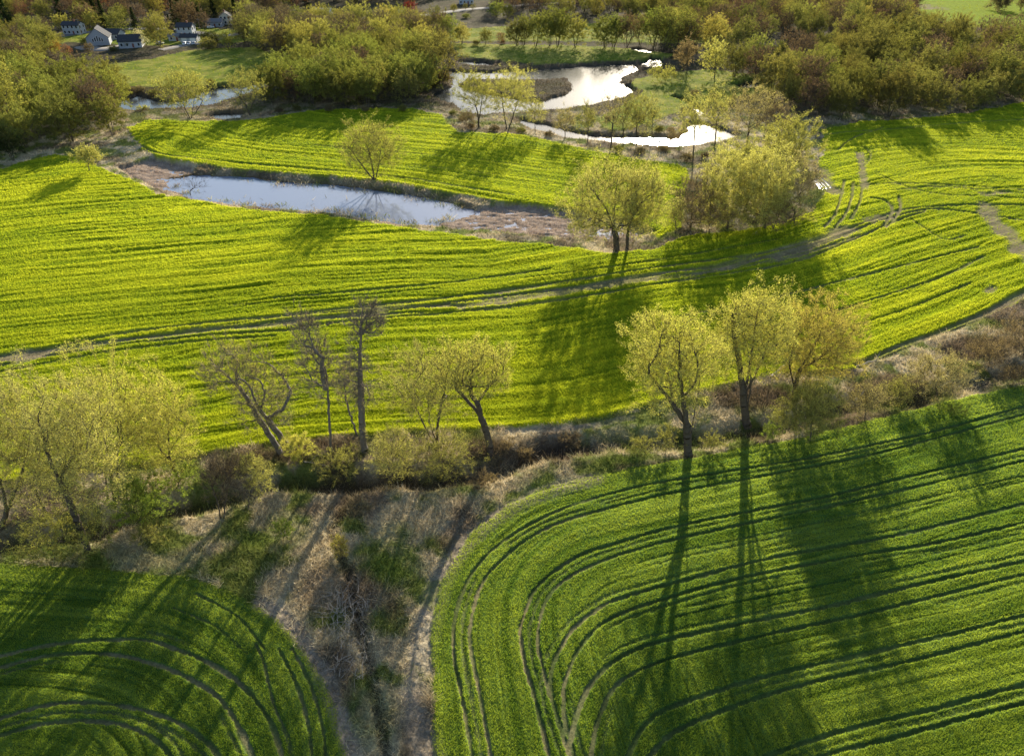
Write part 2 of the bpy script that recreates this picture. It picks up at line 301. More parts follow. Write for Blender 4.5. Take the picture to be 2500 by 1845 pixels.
def seg_d(P, closed=False):
    d2 = np.full((NR, NC), 1e9, np.float32)
    for a, b in zip(P[:-1], P[1:]):
        e = (b-a).astype(np.float32); L = float(e@e)+1e-9
        t = np.clip(((X-a[0])*e[0]+(Y-a[1])*e[1])/L, 0, 1); np.minimum(d2, (X-a[0]-t*e[0])**2+(Y-a[1]-t*e[1])**2, out=d2)
    return np.sqrt(d2)
SF = [sd(polyw(P)) for P in FIELDS]
dfield = np.minimum.reduce(SF)
SWt = [sd(polyw(P, ZW), 40) for P in WATERS]
s_isle = sd(polyw(ISLE, ZW), 40)
SWt[1] = np.maximum(SWt[1], -s_isle)
dwat = np.minimum.reduce(SWt)
mud = np.minimum(sd(polyw(MUD1, ZW), 20), sd(polyw(MUD2, ZW), 20))
n_lo = fbm(X/40, Y/40, 11, 3); n_mid = fbm(X/5, Y/5, 12, 4); n_hi = fbm(X/.7, Y/.7, 13, 3)
n_big = fbm(X/90, Y/90, 14, 3)
crop = sst(.35, -.35, dfield)
df = np.clip(dfield, 0, 40); dw = np.clip(dwat, 0, 40)
t = df/(df+dw+.01)
H = ZW*t; H = np.maximum(H, ZW+np.minimum(dw*.55, 1.0))
near = Y < 150                       # the ditch strip is not in the river's reach
H = np.where(near, 0, H)
inw = dwat < 0
H = np.where(inw, ZW-.08-np.minimum(-dwat*.3, 1.0), H)
rough = (1-crop)
H = H + rough*(~inw)*((n_mid-.5)*.7+(n_hi-.5)*.35)*np.clip(dwat/2, 0, 1)
m_mud = sst(.5, -.5, mud)*(~inw)
H = H*(1-m_mud) + m_mud*(ZW+.10+(fbm(X/2.2, Y/1.2, 21, 4)-.5)*.75)
H = np.where(~inw & (m_mud < .1) & (~near), np.maximum(H, ZW+.06), H)
# the hill behind the village rises gently
H += sst(380, 620, Y)*sst(60, -120, X)*5.0*0 
# ditch and gully
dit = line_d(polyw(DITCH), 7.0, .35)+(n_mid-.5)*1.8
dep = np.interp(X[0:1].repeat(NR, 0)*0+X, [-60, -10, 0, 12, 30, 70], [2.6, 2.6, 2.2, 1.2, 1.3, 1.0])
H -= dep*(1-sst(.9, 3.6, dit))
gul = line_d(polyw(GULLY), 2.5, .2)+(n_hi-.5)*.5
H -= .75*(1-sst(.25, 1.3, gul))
# rows, tracks, soil
row = np.zeros((NR, NC), np.float32)
for S_, P in ((SF[0], LOW_MID), (SF[1], LOW_UP)):
    d = seg_d(polyw(P)); row = np.where(S_ < 0.5, d, row)
row = np.where(SF[2] < .5, np.abs(SF[2]), row); row = np.where(SF[3] < .5, np.abs(SF[3]), row)
d_nr = seg_d(polyw(F_NR[1:-2])); d_nl = seg_d(polyw(F_NL[1:-2])); row = np.where(SF[2] < .5, d_nr, row); row = np.where(SF[3] < .5, d_nl, row)
al = (X*.8+Y*.25)
st1 = fbm(row/2.2, al/30, 31, 3); st2 = fbm(row/.75, al/11, 35, 2); st3 = fbm(row/6.0, al/60, 38, 2)
trk = np.zeros((NR, NC), np.float32); bare = np.zeros((NR, NC), np.float32)
for L, stp, gi in ((TR, .22, 0), (TRM, .6, 1), (TRU, .8, 2)):
    for P, w, b in L:
        w *= (.88, 1.3, 1.2)[gi]; d = line_d(polyw(P), w*1.5+.4, stp)+(n_hi-.5)*.3+(n_mid-.5)*.3*w
        k = 1-sst(w*.38, w*.62, d); kb = (.35, .75, .4)[gi]+(.65, .25, .6)[gi]*sst(.35, .6, fbm(X/6, Y/6, len(P)+int(P[0][0])%50, 3))
        trk = np.maximum(trk, k*min(1, .45+b*.6)); bare = np.maximum(bare, k*b*kb)
for q, (P, w, b) in enumerate(TR[:18]):          # the lighter second pass beside every wheel track
    d = line_d(offset_track(P, 1.0 if q % 2 else -1.0), 1.0, .22)+(n_hi-.5)*.35; k = (1-sst(.12, .34, d))*sst(.38, .58, fbm(X/9, Y/9, 200+q, 2))
    trk = np.maximum(trk, k*.55); bare = np.maximum(bare, k*.3)
for P, w in SOIL:
    d = line_d(polyw(P), w*1.6, .6)+(n_mid-.5)*w*1.2+(n_hi-.5)*w*.5; k = 1-sst(w*.3, w*1.0, d); bare = np.maximum(bare, k*.9); trk = np.maximum(trk, k*.55)
dirt = np.zeros((NR, NC), np.float32)
for P, w in DIRT:
    d = line_d(polyw(P), w*1.8, .25)+(n_mid-.5)*w; dirt = np.maximum(dirt, 1-sst(w*.5, w*1.3, d))
for P, w in (([(-150,808),(0,788),(102,770),(238,743),(442,718),(612,703),(761,688),(954,668),(1158,640),(1300,620),(1478,598),(1648,572),(1767,545),(1845,515)], 3.2), ([(1880,803),(1965,764),(2066,726),(2165,684),(2239,642),(2350,595)], 1.3), ([(1700,560),(1767,542),(1850,508)], 4.5)):
    d = line_d(polyw(P), w*1.8, .6)+(n_mid-.5)*w*.6; k = (1-sst(w*.45, w*1.0, d))*sst(.42, .56, fbm(row/.8, al/40, 81, 2))*(.5+.5*sst(.3, .55, fbm(X/14, Y/9, 83, 2)))
    bare = np.maximum(bare, k); trk = np.maximum(trk, k*.9)
big_crop = (np.minimum.reduce(SF[:4]) < .6)
grv = (1-sst(0, .055, np.abs(st1-.5)))*sst(.35, .6, fbm(X/22, Y/14, 61, 3))
n_str = fbm(row/.95, al/30, 63, 3)
nearf = ((SF[2] < 1) | (SF[3] < 1)).astype(np.float32)
far_ = sst(75, 170, Y)
cropH = (.26+(.24+.2*far_)*(st1-.5)+(.24+.26*far_)*(n_str-.5)+.14*(st2-.5)+.2*(n_mid-.5)+.10*(n_hi-.5)-.22*grv)
f1_ = ((SF[0] < 1) | (SF[1] < 1)).astype(np.float32); cropH = cropH*(1+.15*f1_-.3*nearf)

hc = np.where(big_crop, cropH, .10+.2*(n_mid-.5))
H += crop*(hc*(1-trk)+trk*(-.03-.12*f1_))
H += (n_big-.5)*.6*sst(40, 120, Y)*(~inw)*np.clip(dwat/10, 0, 1)
H[Y > 1200] = 0
H = H.astype(np.float32)
def hat(x, y):
    r, c = idx(x, y); r0 = int(min(max(r, 0), NR-2)); c0 = int(min(max(c, 0), NC-2)); fr = r-r0; fc = c-c0
    return float((H[r0, c0]*(1-fc)+H[r0, c0+1]*fc)*(1-fr)+(H[r0+1, c0]*(1-fc)+H[r0+1, c0+1]*fc)*fr)
def gpt(x, y):
    z = 0.
    for _ in range(4):
        p = unproj(x, y, z); z = hat(p[0], p[1])
    return np.array([p[0], p[1], z])
# surface colours
def C3(*c): return np.array(c, np.float32)
def mixc(A, B, k): return A*(1-k[..., None])+B*k[..., None]
kc = sst(.36, .66, st3*.4+n_mid*.15+n_str*.45)
c_crop = mixc(mixc(np.broadcast_to(C3(.14, .20, .010), (NR, NC, 3)), C3(.32, .36, .012), kc), mixc(np.broadcast_to(C3(.062, .122, .025), (NR, NC, 3)), C3(.125, .19, .042), kc), nearf)  # farther fields brighter and yellower than near ones: backlit glow put into the colour
c_mead = mixc(np.broadcast_to(C3(.14, .18, .025), (NR, NC, 3)), C3(.25, .25, .05), sst(.35, .65, n_mid))
c_mead = mixc(c_mead, C3(.19, .25, .012), (SF[7] < 1)*1.0)
g = np.where(big_crop[..., None], c_crop, c_mead)
c_rough = mixc(np.broadcast_to(C3(.42, .365, .245), (NR, NC, 3)), C3(.15, .18, .05), sst(.42, .62, fbm(X/4, Y/4, 51, 4)))
c_rough = mixc(c_rough, C3(.14, .11, .08), sst(.5, .68, fbm(X/7, Y/7, 55, 3))*.8)
m_g = np.zeros((NR, NC), np.float32); m_b = m_g.copy(); m_t = m_g.copy()
for (cx_, cy_), rx, ry, k in PATCH:
    P = polyw([(cx_+rx*cos(a), cy_+ry*sin(a)) for a in np.linspace(0, 2*pi, 14, endpoint=False)])
    q = sst(1.5, -1.5, sd(P, 6)+(n_mid-.5)*6)
    if k == 'g': m_g = np.maximum(m_g, q)
    elif k == 'b': m_b = np.maximum(m_b, q)
    else: m_t = np.maximum(m_t, q)
c_rough = mixc(c_rough, C3(.30, .245, .16), m_t); c_rough = mixc(c_rough, C3(.12, .092, .066), m_b*.9); c_rough = mixc(c_rough, C3(.12, .17, .035), m_g*(.35+.6*sst(.4, .6, n_mid)))
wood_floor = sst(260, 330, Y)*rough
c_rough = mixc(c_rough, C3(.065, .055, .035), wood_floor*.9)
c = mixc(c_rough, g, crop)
bare = bare*np.where(nearf > .5, np.clip(1.1-(X+5)/28, .22, 1), .75+.5*(st2-.4))
c = mixc(c, mixc(np.broadcast_to(C3(.26, .20, .14), (NR, NC, 3)), C3(.27, .215, .125), nearf), np.clip(bare*crop, 0, 1)); c = mixc(c, C3(.05, .07, .02), np.clip(trk*crop*(1-bare), 0, 1)*.6)  # ruts short of bare soil darkened: shade from the crop painted in
c = mixc(c, C3(.25, .21, .16), dirt*(.45+.55*sst(.35, .6, n_mid)))
c = mixc(c, mixc(np.broadcast_to(C3(.24, .17, .13), (NR, NC, 3)), C3(.36, .29, .23), n_hi), m_mud)
bank = (sst(6, 0, np.clip(dwat, 0, 9))*rough*(1-m_mud)*sst(140, 160, Y))
c = mixc(c, C3(.12, .09, .06), bank*.8)
c = mixc(c, C3(.05, .04, .03), np.clip(1-sst(.4, 3.0, dit), 0, 1)*.8)  # ground gets darker towards the ditch line
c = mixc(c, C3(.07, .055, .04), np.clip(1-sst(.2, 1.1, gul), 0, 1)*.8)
c[inw] = C3(.05, .045, .035)
reed = sst(-5.5, -.5, dwat)*inw*sst(.48, .62, fbm(X/3.5, Y/2.0, 71, 3))+inw*(vn(X/1.3, Y/.9, 73) > .965)*.5
I = np.arange(NR*NC).reshape(NR, NC)
Q = np.stack([I[:-1, :-1], I[:-1, 1:], I[1:, 1:], I[1:, :-1]], -1).reshape(-1, 4)
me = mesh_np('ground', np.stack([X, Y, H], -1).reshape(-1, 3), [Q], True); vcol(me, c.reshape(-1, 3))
tag(link('ground', me, None, M_ground), kind='structure')
# water sheets lie in the hollows of the ground
def water_sheet(P, pad, mat):
    w = polyw(P, ZW); lo = w.min(0)-pad; hi = w.max(0)+pad
    V = np.array([(lo[0], lo[1], ZW), (hi[0], lo[1], ZW), (hi[0], hi[1], ZW), (lo[0], hi[1], ZW)])
    tag(link('water', mesh_np('water', V, [np.array([[0, 1, 2, 3]])]), None, mat), kind='structure')
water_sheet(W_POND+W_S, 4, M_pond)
water_sheet(W_LEFT+W_PUD+W_OX+W_STRIP+W_CREEK+W_R2+W_R3+W_WOOD+W_THREAD, 4, M_water)

# roads: ribbons a little above the ground
M_road = simple('asphalt', (.16, .155, .15), .9, 3, .2)
M_gravel = simple('gravel', (.30, .27, .24), .95, 4, .2)
def ribbon(name, P, w, mat, lift=.12):
    P = catmull(polyw(P), 3.0); T = np.gradient(P, axis=0); T /= np.linalg.norm(T, axis=1)[:, None]; Nn = np.stack([-T[:, 1], T[:, 0]], 1)
    A = P+Nn*w/2; B = P-Nn*w/2
    z = np.array([max(hat(*a), hat(*b), hat(*p)) for a, b, p in zip(A, B, P)])+lift
    z = np.convolve(np.pad(z, 3, mode='edge'), np.ones(7)/7, 'valid')
    V = np.concatenate([np.c_[A, z], np.c_[B, z], np.c_[A+Nn*.8, z-.5], np.c_[B-Nn*.8, z-.5]]); n = len(P); i = np.arange(n-1)
    tag(link(name, mesh_np(name, V, [np.stack([i, i+1, i+n+1, i+n], 1)[:, ::-1], np.stack([i, i+1, i+2*n+1, i+2*n], 1), np.stack([i+n, i+n+1, i+3*n+1, i+3*n], 1)[:, ::-1]]), None, mat), kind='structure')
ribbon('road', RIVER_ROAD, 8, M_road); ribbon('road', VILLAGE_ROAD, 7, M_road, .2); ribbon('path', DRIVE1, 9, M_gravel); ribbon('path', DRIVE2, 5, M_gravel)

# wet wheel ruts by the clump
M_rut = M_water
for k, P in enumerate([[(1779,383),(1797,392),(1812,405),(1817,413)],[(1781,389),(1795,398),(1806,409),(1809,415)],[(1783,395),(1793,403),(1799,411),(1801,416)],[(1787,402),(1792,408),(1795,414)]]):
    ribbon('water', P, .55, M_rut, .05)

# ------------------------------------------------------------------ grass and crop blades (nobody could count them)
rs = np.random.RandomState(3)
def scatter(n, mask_fn, name, mat, label, cat):
    r = rs.uniform(20, NR-26, n*3); cc = rs.uniform(60, NC-60, n*3)
    ri = r.astype(int); ci = cc.astype(int); k = mask_fn(ri, ci) > rs.rand(len(ri)); r, cc, ri, ci = r[k][:n], cc[k][:n], ri[k][:n], ci[k][:n]
    fr = (r-ri)[:, None]; fc = (cc-ci)[:, None]
    P = np.stack([X, Y, H], -1)
    p = (P[ri, ci]*(1-fc)+P[ri, ci+1]*fc)*(1-fr)+(P[ri+1, ci]*(1-fc)+P[ri+1, ci+1]*fc)*fr
    return p, ri, ci
def blades(name, p, h, w, lean, C, mat, label, cat):
    n = len(p); a = rs.uniform(0, 2*pi, n); dx = np.stack([np.cos(a), np.sin(a), np.zeros(n)], 1)*w[:, None]/2
    b = rs.uniform(0, 2*pi, n); tip = np.stack([np.cos(b)*lean*h, np.sin(b)*lean*h, h], 1)
    p = p-np.array([0, 0, .03])
    V = np.stack([p-dx, p+dx, p+tip+dx*.35, p+tip-dx*.35], 1).reshape(-1, 3); F = np.arange(4*n).reshape(n, 4)
    me = mesh_np(name, V, [F]); vcol(me, np.repeat(C, 4, 0)); o = link(name, me, None, mat); tag(o, label, cat, kind='stuff'); return o
zc = lambda p: p[:, 1]*cos(PITCH)+CAMH*sin(PITCH)
cropb = crop*(1-np.clip(trk*1.3, 0, 1))*(1-bare)*(Y < 700)
p, ri, ci = scatter(1500000, lambda r, c_: np.where(big_crop[r, c_], cropb[r, c_], 0), '', None, '', '')
n = len(p); pm = n_mid[ri, ci]; ps = st3[ri, ci]; fy = sst(90, 190, p[:, 1])
nf = nearf[ri, ci][:, None]
CA = C3(.28, .35, .03)*(1-nf)+C3(.18, .27, .045)*nf; CB = C3(.50, .52, .055)*(1-nf)+C3(.42, .50, .09)*nf  # blade colours likewise carry the backlit glow of the farther fields
k = np.clip(rs.rand(n)*.25+.1+(pm-.5)*.7+(ps-.5)*.8+(n_str[ri, ci]-.42)*1.15, 0, 1)[:, None]; CC = (CA*(1-k)+CB*k)*rs.uniform(.92, 1.08, (n, 1))*(.78+.5*n_big[ri, ci][:, None])
blades('crop_blades', p, rs.uniform(.18, .36, n)*(1-.35*nf[:, 0]), np.clip(zc(p)*.00062, .05, .5)*rs.uniform(.7, 1.3, n), rs.uniform(.1, .7, n), CC.astype(np.float32), M_blade, 'young green crop covering the big curved fields in rows', 'crop')
mm = crop*(~big_crop)*(Y < 700)
p, ri, ci = scatter(60000, lambda r, c_: mm[r, c_], '', None, '', ''); n = len(p); k = rs.rand(n, 1)
blades('meadow_grass', p, rs.uniform(.2, .45, n), zc(p)*.0015, rs.uniform(.1, .7, n), ((C3(.14, .2, .02)*(1-k)+C3(.26, .28, .05)*k)).astype(np.float32), M_blade, 'short grass of the far meadows beyond the river', 'grass')
reedP = polyw(W_POND); dm = rough*(1-dirt*.9)*np.where(inw & (Y > 150) & (Y < 235), reed, ~inw)*(Y < 420)*(1-m_mud*.4)*(1-.6*(1-sst(.5, 3, dit)))
p, ri, ci = scatter(560000, lambda r, c_: dm[r, c_]*(.45+.55*n_mid[r, c_]), '', None, '', ''); n = len(p)
p[:, 2] = np.where(inw[ri, ci], ZW+.02, p[:, 2]); base = c_rough[ri, ci]; mu = m_mud[ri, ci][:, None]; base = base*(1-mu)+C3(.30, .23, .17)*mu
lum = rs.uniform(.7, 2.1, (n, 1)); CC = base*lum
hh = (rs.uniform(.15, .6, n)+.5*rs.rand(n)**4)*(.4+1.2*n_mid[ri, ci]**1.3)*(1+.8*m_b[ri, ci])*(1-.5*m_mud[ri, ci])+.35*inw[ri, ci]
blades('dry_grass', p, hh, np.clip(zc(p)*.0009, .04, .4)*rs.uniform(.5, 1.2, n), rs.uniform(.3, 1.6, n), CC.astype(np.float32), M_dry, 'tangled straw, weeds and brambles on the rough strips between the fields', 'dry grass')

# ------------------------------------------------------------------ trees
def tubes(P0, P1, R0, R1, sides):
    D = P1-P0; L = np.linalg.norm(D, axis=1, keepdims=True)+1e-9; D = D/L
    ref = np.where(np.abs(D[:, 2:3]) > .9, np.array([[1., 0, 0]]), np.array([[0, 0, 1.]]))
    A = np.cross(D, ref); A /= np.linalg.norm(A, axis=1, keepdims=True)+1e-9; B = np.cross(D, A)
    a = np.linspace(0, 2*pi, sides, endpoint=False); ca, sa = np.cos(a)[None, :, None], np.sin(a)[None, :, None]
    ring = A[:, None]*ca+B[:, None]*sa; n = len(P0)
    V = np.concatenate([P0[:, None]+ring*R0[:, None, None], P1[:, None]+ring*R1[:, None, None]], 1).reshape(-1, 3)
    i = np.arange(n)[:, None]*2*sides; j = np.arange(sides)[None]; k = (j+1) % sides
    return V, np.stack([i+j, i+k, i+sides+k, i+sides+j], -1).reshape(-1, 4)
def grow(stems, clumps, natt, rng, hmin, R0, twl=1.0, ntw=5, nl=28, ls=.12, spread=.5, bend=.22, envs=()):
    """stems: polylines; clumps: list of (centre, radius) that the limbs reach for. Returns trunk mesh arrays and leaf mesh arrays."""
    MX = 30000; P = np.zeros((MX, 3)); D = np.zeros((MX, 3)); par = np.full(MX, -1); n = 0
    for si, s in enumerate(stems):
        s = np.asarray(s, float); q = catmull(s, .6) if len(s) > 1 else s
        q[1:] += rng.normal(0, .05, (len(q)-1, 3)); prev = -1
        if si > 0 and n:
            dd = np.linalg.norm(P[:n]-q[0], axis=1); j = dd.argmin()
            if dd[j] < 1.0: prev = j
        for a in q:
            P[n] = a; par[n] = prev; D[n] = (a-P[prev]) if prev >= 0 else (0, 0, 1); D[n] /= np.linalg.norm(D[n])+1e-9; prev = n; n += 1
    tipn = []
    def attach(p):
        nonlocal n
        v = p-P[:n]; L = np.linalg.norm(v, axis=1)+1e-6; ca = (v*D[:n]).sum(1)/L
        cost = L*(1.7-.9*ca+.9*np.clip(.15-ca, 0, 1))+np.where(P[:n, 2] < hmin, 60, 0)+np.where(P[:n, 2] > p[2]+.5, 2.5, 0)
        j = cost.argmin(); a = P[j].copy(); L = L[j]; m = max(1, int(math.ceil(L/.8)))
        c_ = a+D[j]*L*bend+np.array([0, 0, .08*L])
        prev = j
        for t_ in np.linspace(0, 1, m+1)[1:]:
            q = a*(1-t_)**2+2*c_*t_*(1-t_)+p*t_**2+(rng.normal(0, .035, 3) if t_ < 1 else 0)*min(L, 3)
            if n >= MX: return
            P[n] = q; par[n] = prev; D[n] = q-P[prev]; D[n] /= np.linalg.norm(D[n])+1e-9; prev = n; n += 1
        tipn.append(prev)
    cs = sorted(clumps, key=lambda c_: c_[0][2]-.0*c_[1])
    for c_, r in cs: attach(np.asarray(c_))
    w = np.array([r**2 for _, r in clumps]); w /= w.sum(); ids = rng.choice(len(clumps), natt, p=w)
    A = np.array([clumps[i][0] for i in ids]); Rr = np.array([clumps[i][1] for i in ids])
    g_ = rng.normal(0, 1, (natt, 3)); g_ /= np.linalg.norm(g_, axis=1, keepdims=True); A = A+g_*(rng.rand(natt, 1)**.45)*Rr[:, None]*np.array([1, 1, .85])
    if envs:
        m = int(natt*.68); ew = np.array([np.prod(r_) for _, r_ in envs]); eid = rng.choice(len(envs), m, p=ew/ew.sum())
        g_ = rng.normal(0, 1, (m, 3)); g_ /= np.linalg.norm(g_, axis=1, keepdims=True)
        f = .52+.72*vn(np.arctan2(g_[:, 1], g_[:, 0])*1.6+20+eid*7, g_[:, 2]*2.6+rng.uniform(0, 90), 3); f = np.minimum(f, 1.12)*(rng.rand(m)**.42)
        B_ = np.array([envs[i][0] for i in eid])+g_*f[:, None]*np.array([envs[i][1] for i in eid]); A[:m] = B_
    A = A[A[:, 2] > .25]; o = np.argsort(((A-np.array(stems[0])[-1])**2).sum(1)); 
    for a in A[o]: attach(a)
    P = P[:n]; D = D[:n]; par = par[:n]; cnt = np.zeros(n)
    haschild = np.zeros(n, bool); haschild[par[par >= 0]] = True; cnt[~haschild] = 1
    for i in range(n-1, -1, -1):
        if par[i] >= 0: cnt[par[i]] += cnt[i]
    rad = np.maximum(R0*(cnt/cnt.max())**.64, .013)
    nroot = P[:, 2]-P[0, 2]; rad = rad*(1+.5*np.exp(-np.clip(nroot, 0, 9)/.5)*(cnt > cnt.max()*.1))
    e = np.where(par >= 0)[0]; big = rad[e] > .07; Vs, Fs, off = [], [], 0
    for sel, sides in ((e[big], 7), (e[~big], 3)):
        if len(sel):
            rp = np.minimum(rad[par[sel]], rad[sel]*1.35+.01); V, F = tubes(P[par[sel]], P[sel], rp, rad[sel], sides); Vs.append(V); Fs.append(F+off); off += len(V)
    tips = np.array(tipn); tips = tips[tips > 0]
    extra = e[(rad[e] < .05)]; extra = rng.choice(extra, min(len(extra), len(tips))) if len(extra) else tips[:0]
    src = np.concatenate([tips, extra]); src = np.repeat(src, ntw)
    cc_ = np.mean([c_[0] for c_ in clumps], 0)*np.array([1, 1, .7]); ow = P[src]-cc_; ow /= np.linalg.norm(ow, axis=1, keepdims=True)+1e-6
    td = D[src]*.5+ow*.5+rng.normal(0, spread*.75, (len(src), 3))+np.array([0, 0, .45]); td /= np.linalg.norm(td, axis=1, keepdims=True)
    tl = rng.uniform(.4, 1.0, len(src))*twl; a = P[src]; b = a+td*tl[:, None]
    V, F = tubes(a, b, np.full(len(a), .010), np.full(len(a), .003), 3); Vs.append(V); Fs.append(F+off)
    # leaves along the twigs
    m = int(nl*len(tips)); 
    if m > 0:
        k = rng.randint(0, len(a), m); t_ = rng.rand(m, 1)**.7*1.08; q = a[k]+td[k]*(tl[k][:, None]*t_)+rng.normal(0, .10*twl, (m, 3))
        u = rng.normal(0, 1, (m, 3)); u /= np.linalg.norm(u, axis=1, keepdims=True); v = np.cross(u, rng.normal(0, 1, (m, 3))); v /= np.linalg.norm(v, axis=1, keepdims=True)
        s = (ls*rng.uniform(.5, 1.35, m))[:, None]
        LV = np.stack([q-u*s*.7, q+v*s*.4, q+u*s*.8, q-v*s*.4], 1).reshape(-1, 3); LF = np.arange(4*m).reshape(m, 4)
    else: LV, LF = np.zeros((0, 3)), np.zeros((0, 4), int)
    return (np.concatenate(Vs), np.concatenate(Fs)), (LV, LF)
def envelope(c_, r, rng, k, inner=.62, rr=(.30, .46)):
    """clumps over an uneven ellipsoid: centre c_, radii r"""
    out = []; c_ = np.asarray(c_, float); r = np.asarray(r, float)
    for i in range(k):
        ph = i*2.399963+rng.uniform(-.4, .4); z = 1-1.75*(i+.5)/k+rng.uniform(-.12, .12); z = max(-.85, min(1, z)); s = math.sqrt(max(0, 1-z*z))
        f = inner*rng.uniform(.72, 1.12); cr = min(r)*rng.uniform(*rr)
        out.append((c_+np.array([cos(ph)*s, sin(ph)*s, z])*r*f, cr))
    out.append((c_+rng.normal(0, .1, 3)*r, min(r)*.45)); return out
def thing_tree(name, loc, T, L, bark, color, label, cat='tree', group=None, rot=0, sc=1):
    e = bpy.data.objects.new(name, None); COL.objects.link(e); e.location = loc; e.rotation_euler[2] = rot; e.scale = (sc, sc, sc); e.empty_display_size = .5
    tr = link('stems' if cat in ('bush', 'shrub') else 'trunk', mesh_np('trunk', T[0], [T[1]], True), e, bark)
    if len(L[0]):
        cr = link('foliage' if cat in ('bush', 'shrub') else 'crown', mesh_np('crown', L[0], [L[1]]), e, M_leaf); cr.color = (*color, 1)
    tag(e, label, cat, group); return e
_seed = [100]
def ptree(base, crown, label, stems=None, color=(.34, .36, .05), R=.45, natt=300, nl=38, ls=.13, k=22, name='tree', cat='tree', bark=None, hmin=None, twl=1.0, inner=.62, rr=(.30, .46), more=(), group=None, ntw=5, depth=.85, spread=.5):
    """a tree from the photograph: base pixel, crown box (x0, x1, top, bottom), stems as pixel polylines; all turned into metres at the tree's own distance"""
    _seed[0] += 1; rng = np.random.RandomState(_seed[0]); B = gpt(*base); Yp = B[1]
    def pl(x, y): return planept(x, y, Yp)-B
    cl = []; ev = []
    for x0, x1, y0, y1 in [crown]+list(more):
        dx_ = (x1-x0)*.04; x0 -= dx_; x1 += dx_; y0 -= (y1-y0)*.04; l, r_, t_, b_ = pl(x0, (y0+y1)/2), pl(x1, (y0+y1)/2), pl((x0+x1)/2, y0), pl((x0+x1)/2, y1)
        rx = (r_[0]-l[0])/2; rz = (t_[2]-b_[2])/2; cen = np.array([(l[0]+r_[0])/2, 0, (t_[2]+b_[2])/2])
        kk = k if not ev else max(5, int(k*.5))
        ev.append((cen, np.array([rx*1.06, max(rx*depth, 1.0), rz*1.05]))); cl += envelope(cen, (rx, max(rx*depth, 1.0), rz), rng, kk, inner, rr)
    if stems is None:
        c0 = cl[-1][0]; stems = [[(0, 0, -.3), (c0[0]*.15, 0, c0[2]*.25), (c0[0]*.6, 0, c0[2]*.7)]]
    else:
        out = []
        for s in stems:
            q = [pl(x, y) for x, y in s]; z0 = rng.uniform(-.12, .12)
            for i, v in enumerate(q): v[1] += z0*np.linalg.norm(v-q[0])
            if len(out) == 0: q[0] = np.array([0, 0, -.4])
            elif abs(q[0][2]) < 1.0 and len(out): q[0][2] = -.4
            out.append(q)
        stems = out
    zt = max(c_[0][2]+c_[1] for c_ in cl)
    T, L = grow(stems, cl, natt, rng, (hmin if hmin is not None else .2)*zt*.75, R*.78, twl*1.35, ntw, nl, ls, spread, envs=ev)
    return thing_tree(name, B, T, L, bark or M_bark, color, label, cat, group)
YEL = (.57, .56, .17); LIM = (.49, .48, .18); OLV = (.36, .36, .12); GRN = (.27, .35, .08); TAN = (.43, .38, .21); BRN = (.27, .21, .145); PUR = (.20, .16, .13); GLD = (.50, .44, .14)
# --- the tree line along the ditch, left to right
ptree((14,1180),(-60,110,800,1130),'tall pale green tree at the far left edge with dark forked trunk',[[(14,1180),(20,1110),(18,1040),(-10,960),(-30,880)],[(20,1110),(45,1030),(60,930)]],LIM,.42,natt=520,nl=67,ls=0.096)
ptree((102,1122),(0,190,815,1085),'slender tree at left leaning left behind the forked tree',[[(102,1122),(70,1065),(30,1000),(5,950)],[(70,1065),(90,980),(100,900)]],LIM,.3,natt=460,nl=67,ls=0.089)
ptree((194,1203),(50,270,795,1130),'large tree at left whose grey trunk forks in a wide Y',[[(194,1203),(165,1120),(136,1042),(112,985),(95,900)],[(136,1042),(165,990),(192,978),(215,900)]],LIM,.5,natt=700,nl=67,ls=0.096,hmin=.08)
ptree((250,1092),(150,345,775,1050),'bright yellow topped tree with paired upright dark trunks',[[(248,1085),(242,1000),(235,940),(230,860)],[(253,1085),(255,1000),(262,930),(270,850)],[(232,1085),(230,1010),(222,955)]],YEL,.42,natt=650,nl=70,ls=0.096,hmin=.1)
ptree((391,1048),(278,435,812,1010),'yellow leafed tree leaning left over the ditch right of the paired dark trunks',[[(391,1048),(372,1005),(352,978),(340,920)],[(372,1005),(365,940),(375,890)]],YEL,.32,natt=560,nl=67,ls=0.096,more=[(300,420,930,1040)])
ptree((306,1150),(232,375,1045,1140),'round fresh green bush under the left trees',None,GRN,.12,natt=220,nl=91,ls=0.111,k=14,name='bush',cat='bush',hmin=.02,twl=.8)
ptree((483,1133),(435,555,985,1095),'purplish grey bushy tree on thin stems at the ditch edge',[[(480,1133),(478,1100),(470,1060)],[(488,1130),(492,1095),(500,1050)],[(484,1133),(486,1080)]],PUR,.2,natt=330,nl=35,ls=0.074,k=16,name='small_tree',more=[(440,500,1010,1080)])
ptree((540,1118),(520,598,990,1075),'yellow green shrub leaning right beside the purplish tree',[[(535,1115),(550,1060),(565,1020)]],LIM,.1,natt=140,nl=73,ls=0.089,k=9,name='bush',cat='bush',hmin=.05,twl=.8)
ptree((120,1225),(20,230,1130,1215),'low olive bush beneath the left edge trees',None,OLV,.1,natt=220,nl=73,ls=0.111,k=14,name='bush',cat='bush',hmin=.02,twl=.8)
ptree((400,1090),(350,440,1010,1075),'small green bush in the ditch left of the purplish tree',None,GRN,.1,natt=110,nl=70,ls=0.089,k=8,name='bush',cat='bush',hmin=.02,twl=.7)
ptree((618,994),(435,590,748,870),'nearly bare tree leaning far left with two long trunks',[[(618,994),(575,935),(530,870),(500,840),(470,815)],[(636,982),(600,935),(565,885),(545,840),(520,815)]],(.46,.43,.15),.6,ntw=8,natt=520,nl=32,ls=0.08,k=18,bark=M_barkg,hmin=.35,inner=.7,more=[(560,650,765,900),(500,640,840,940)],twl=1.2)
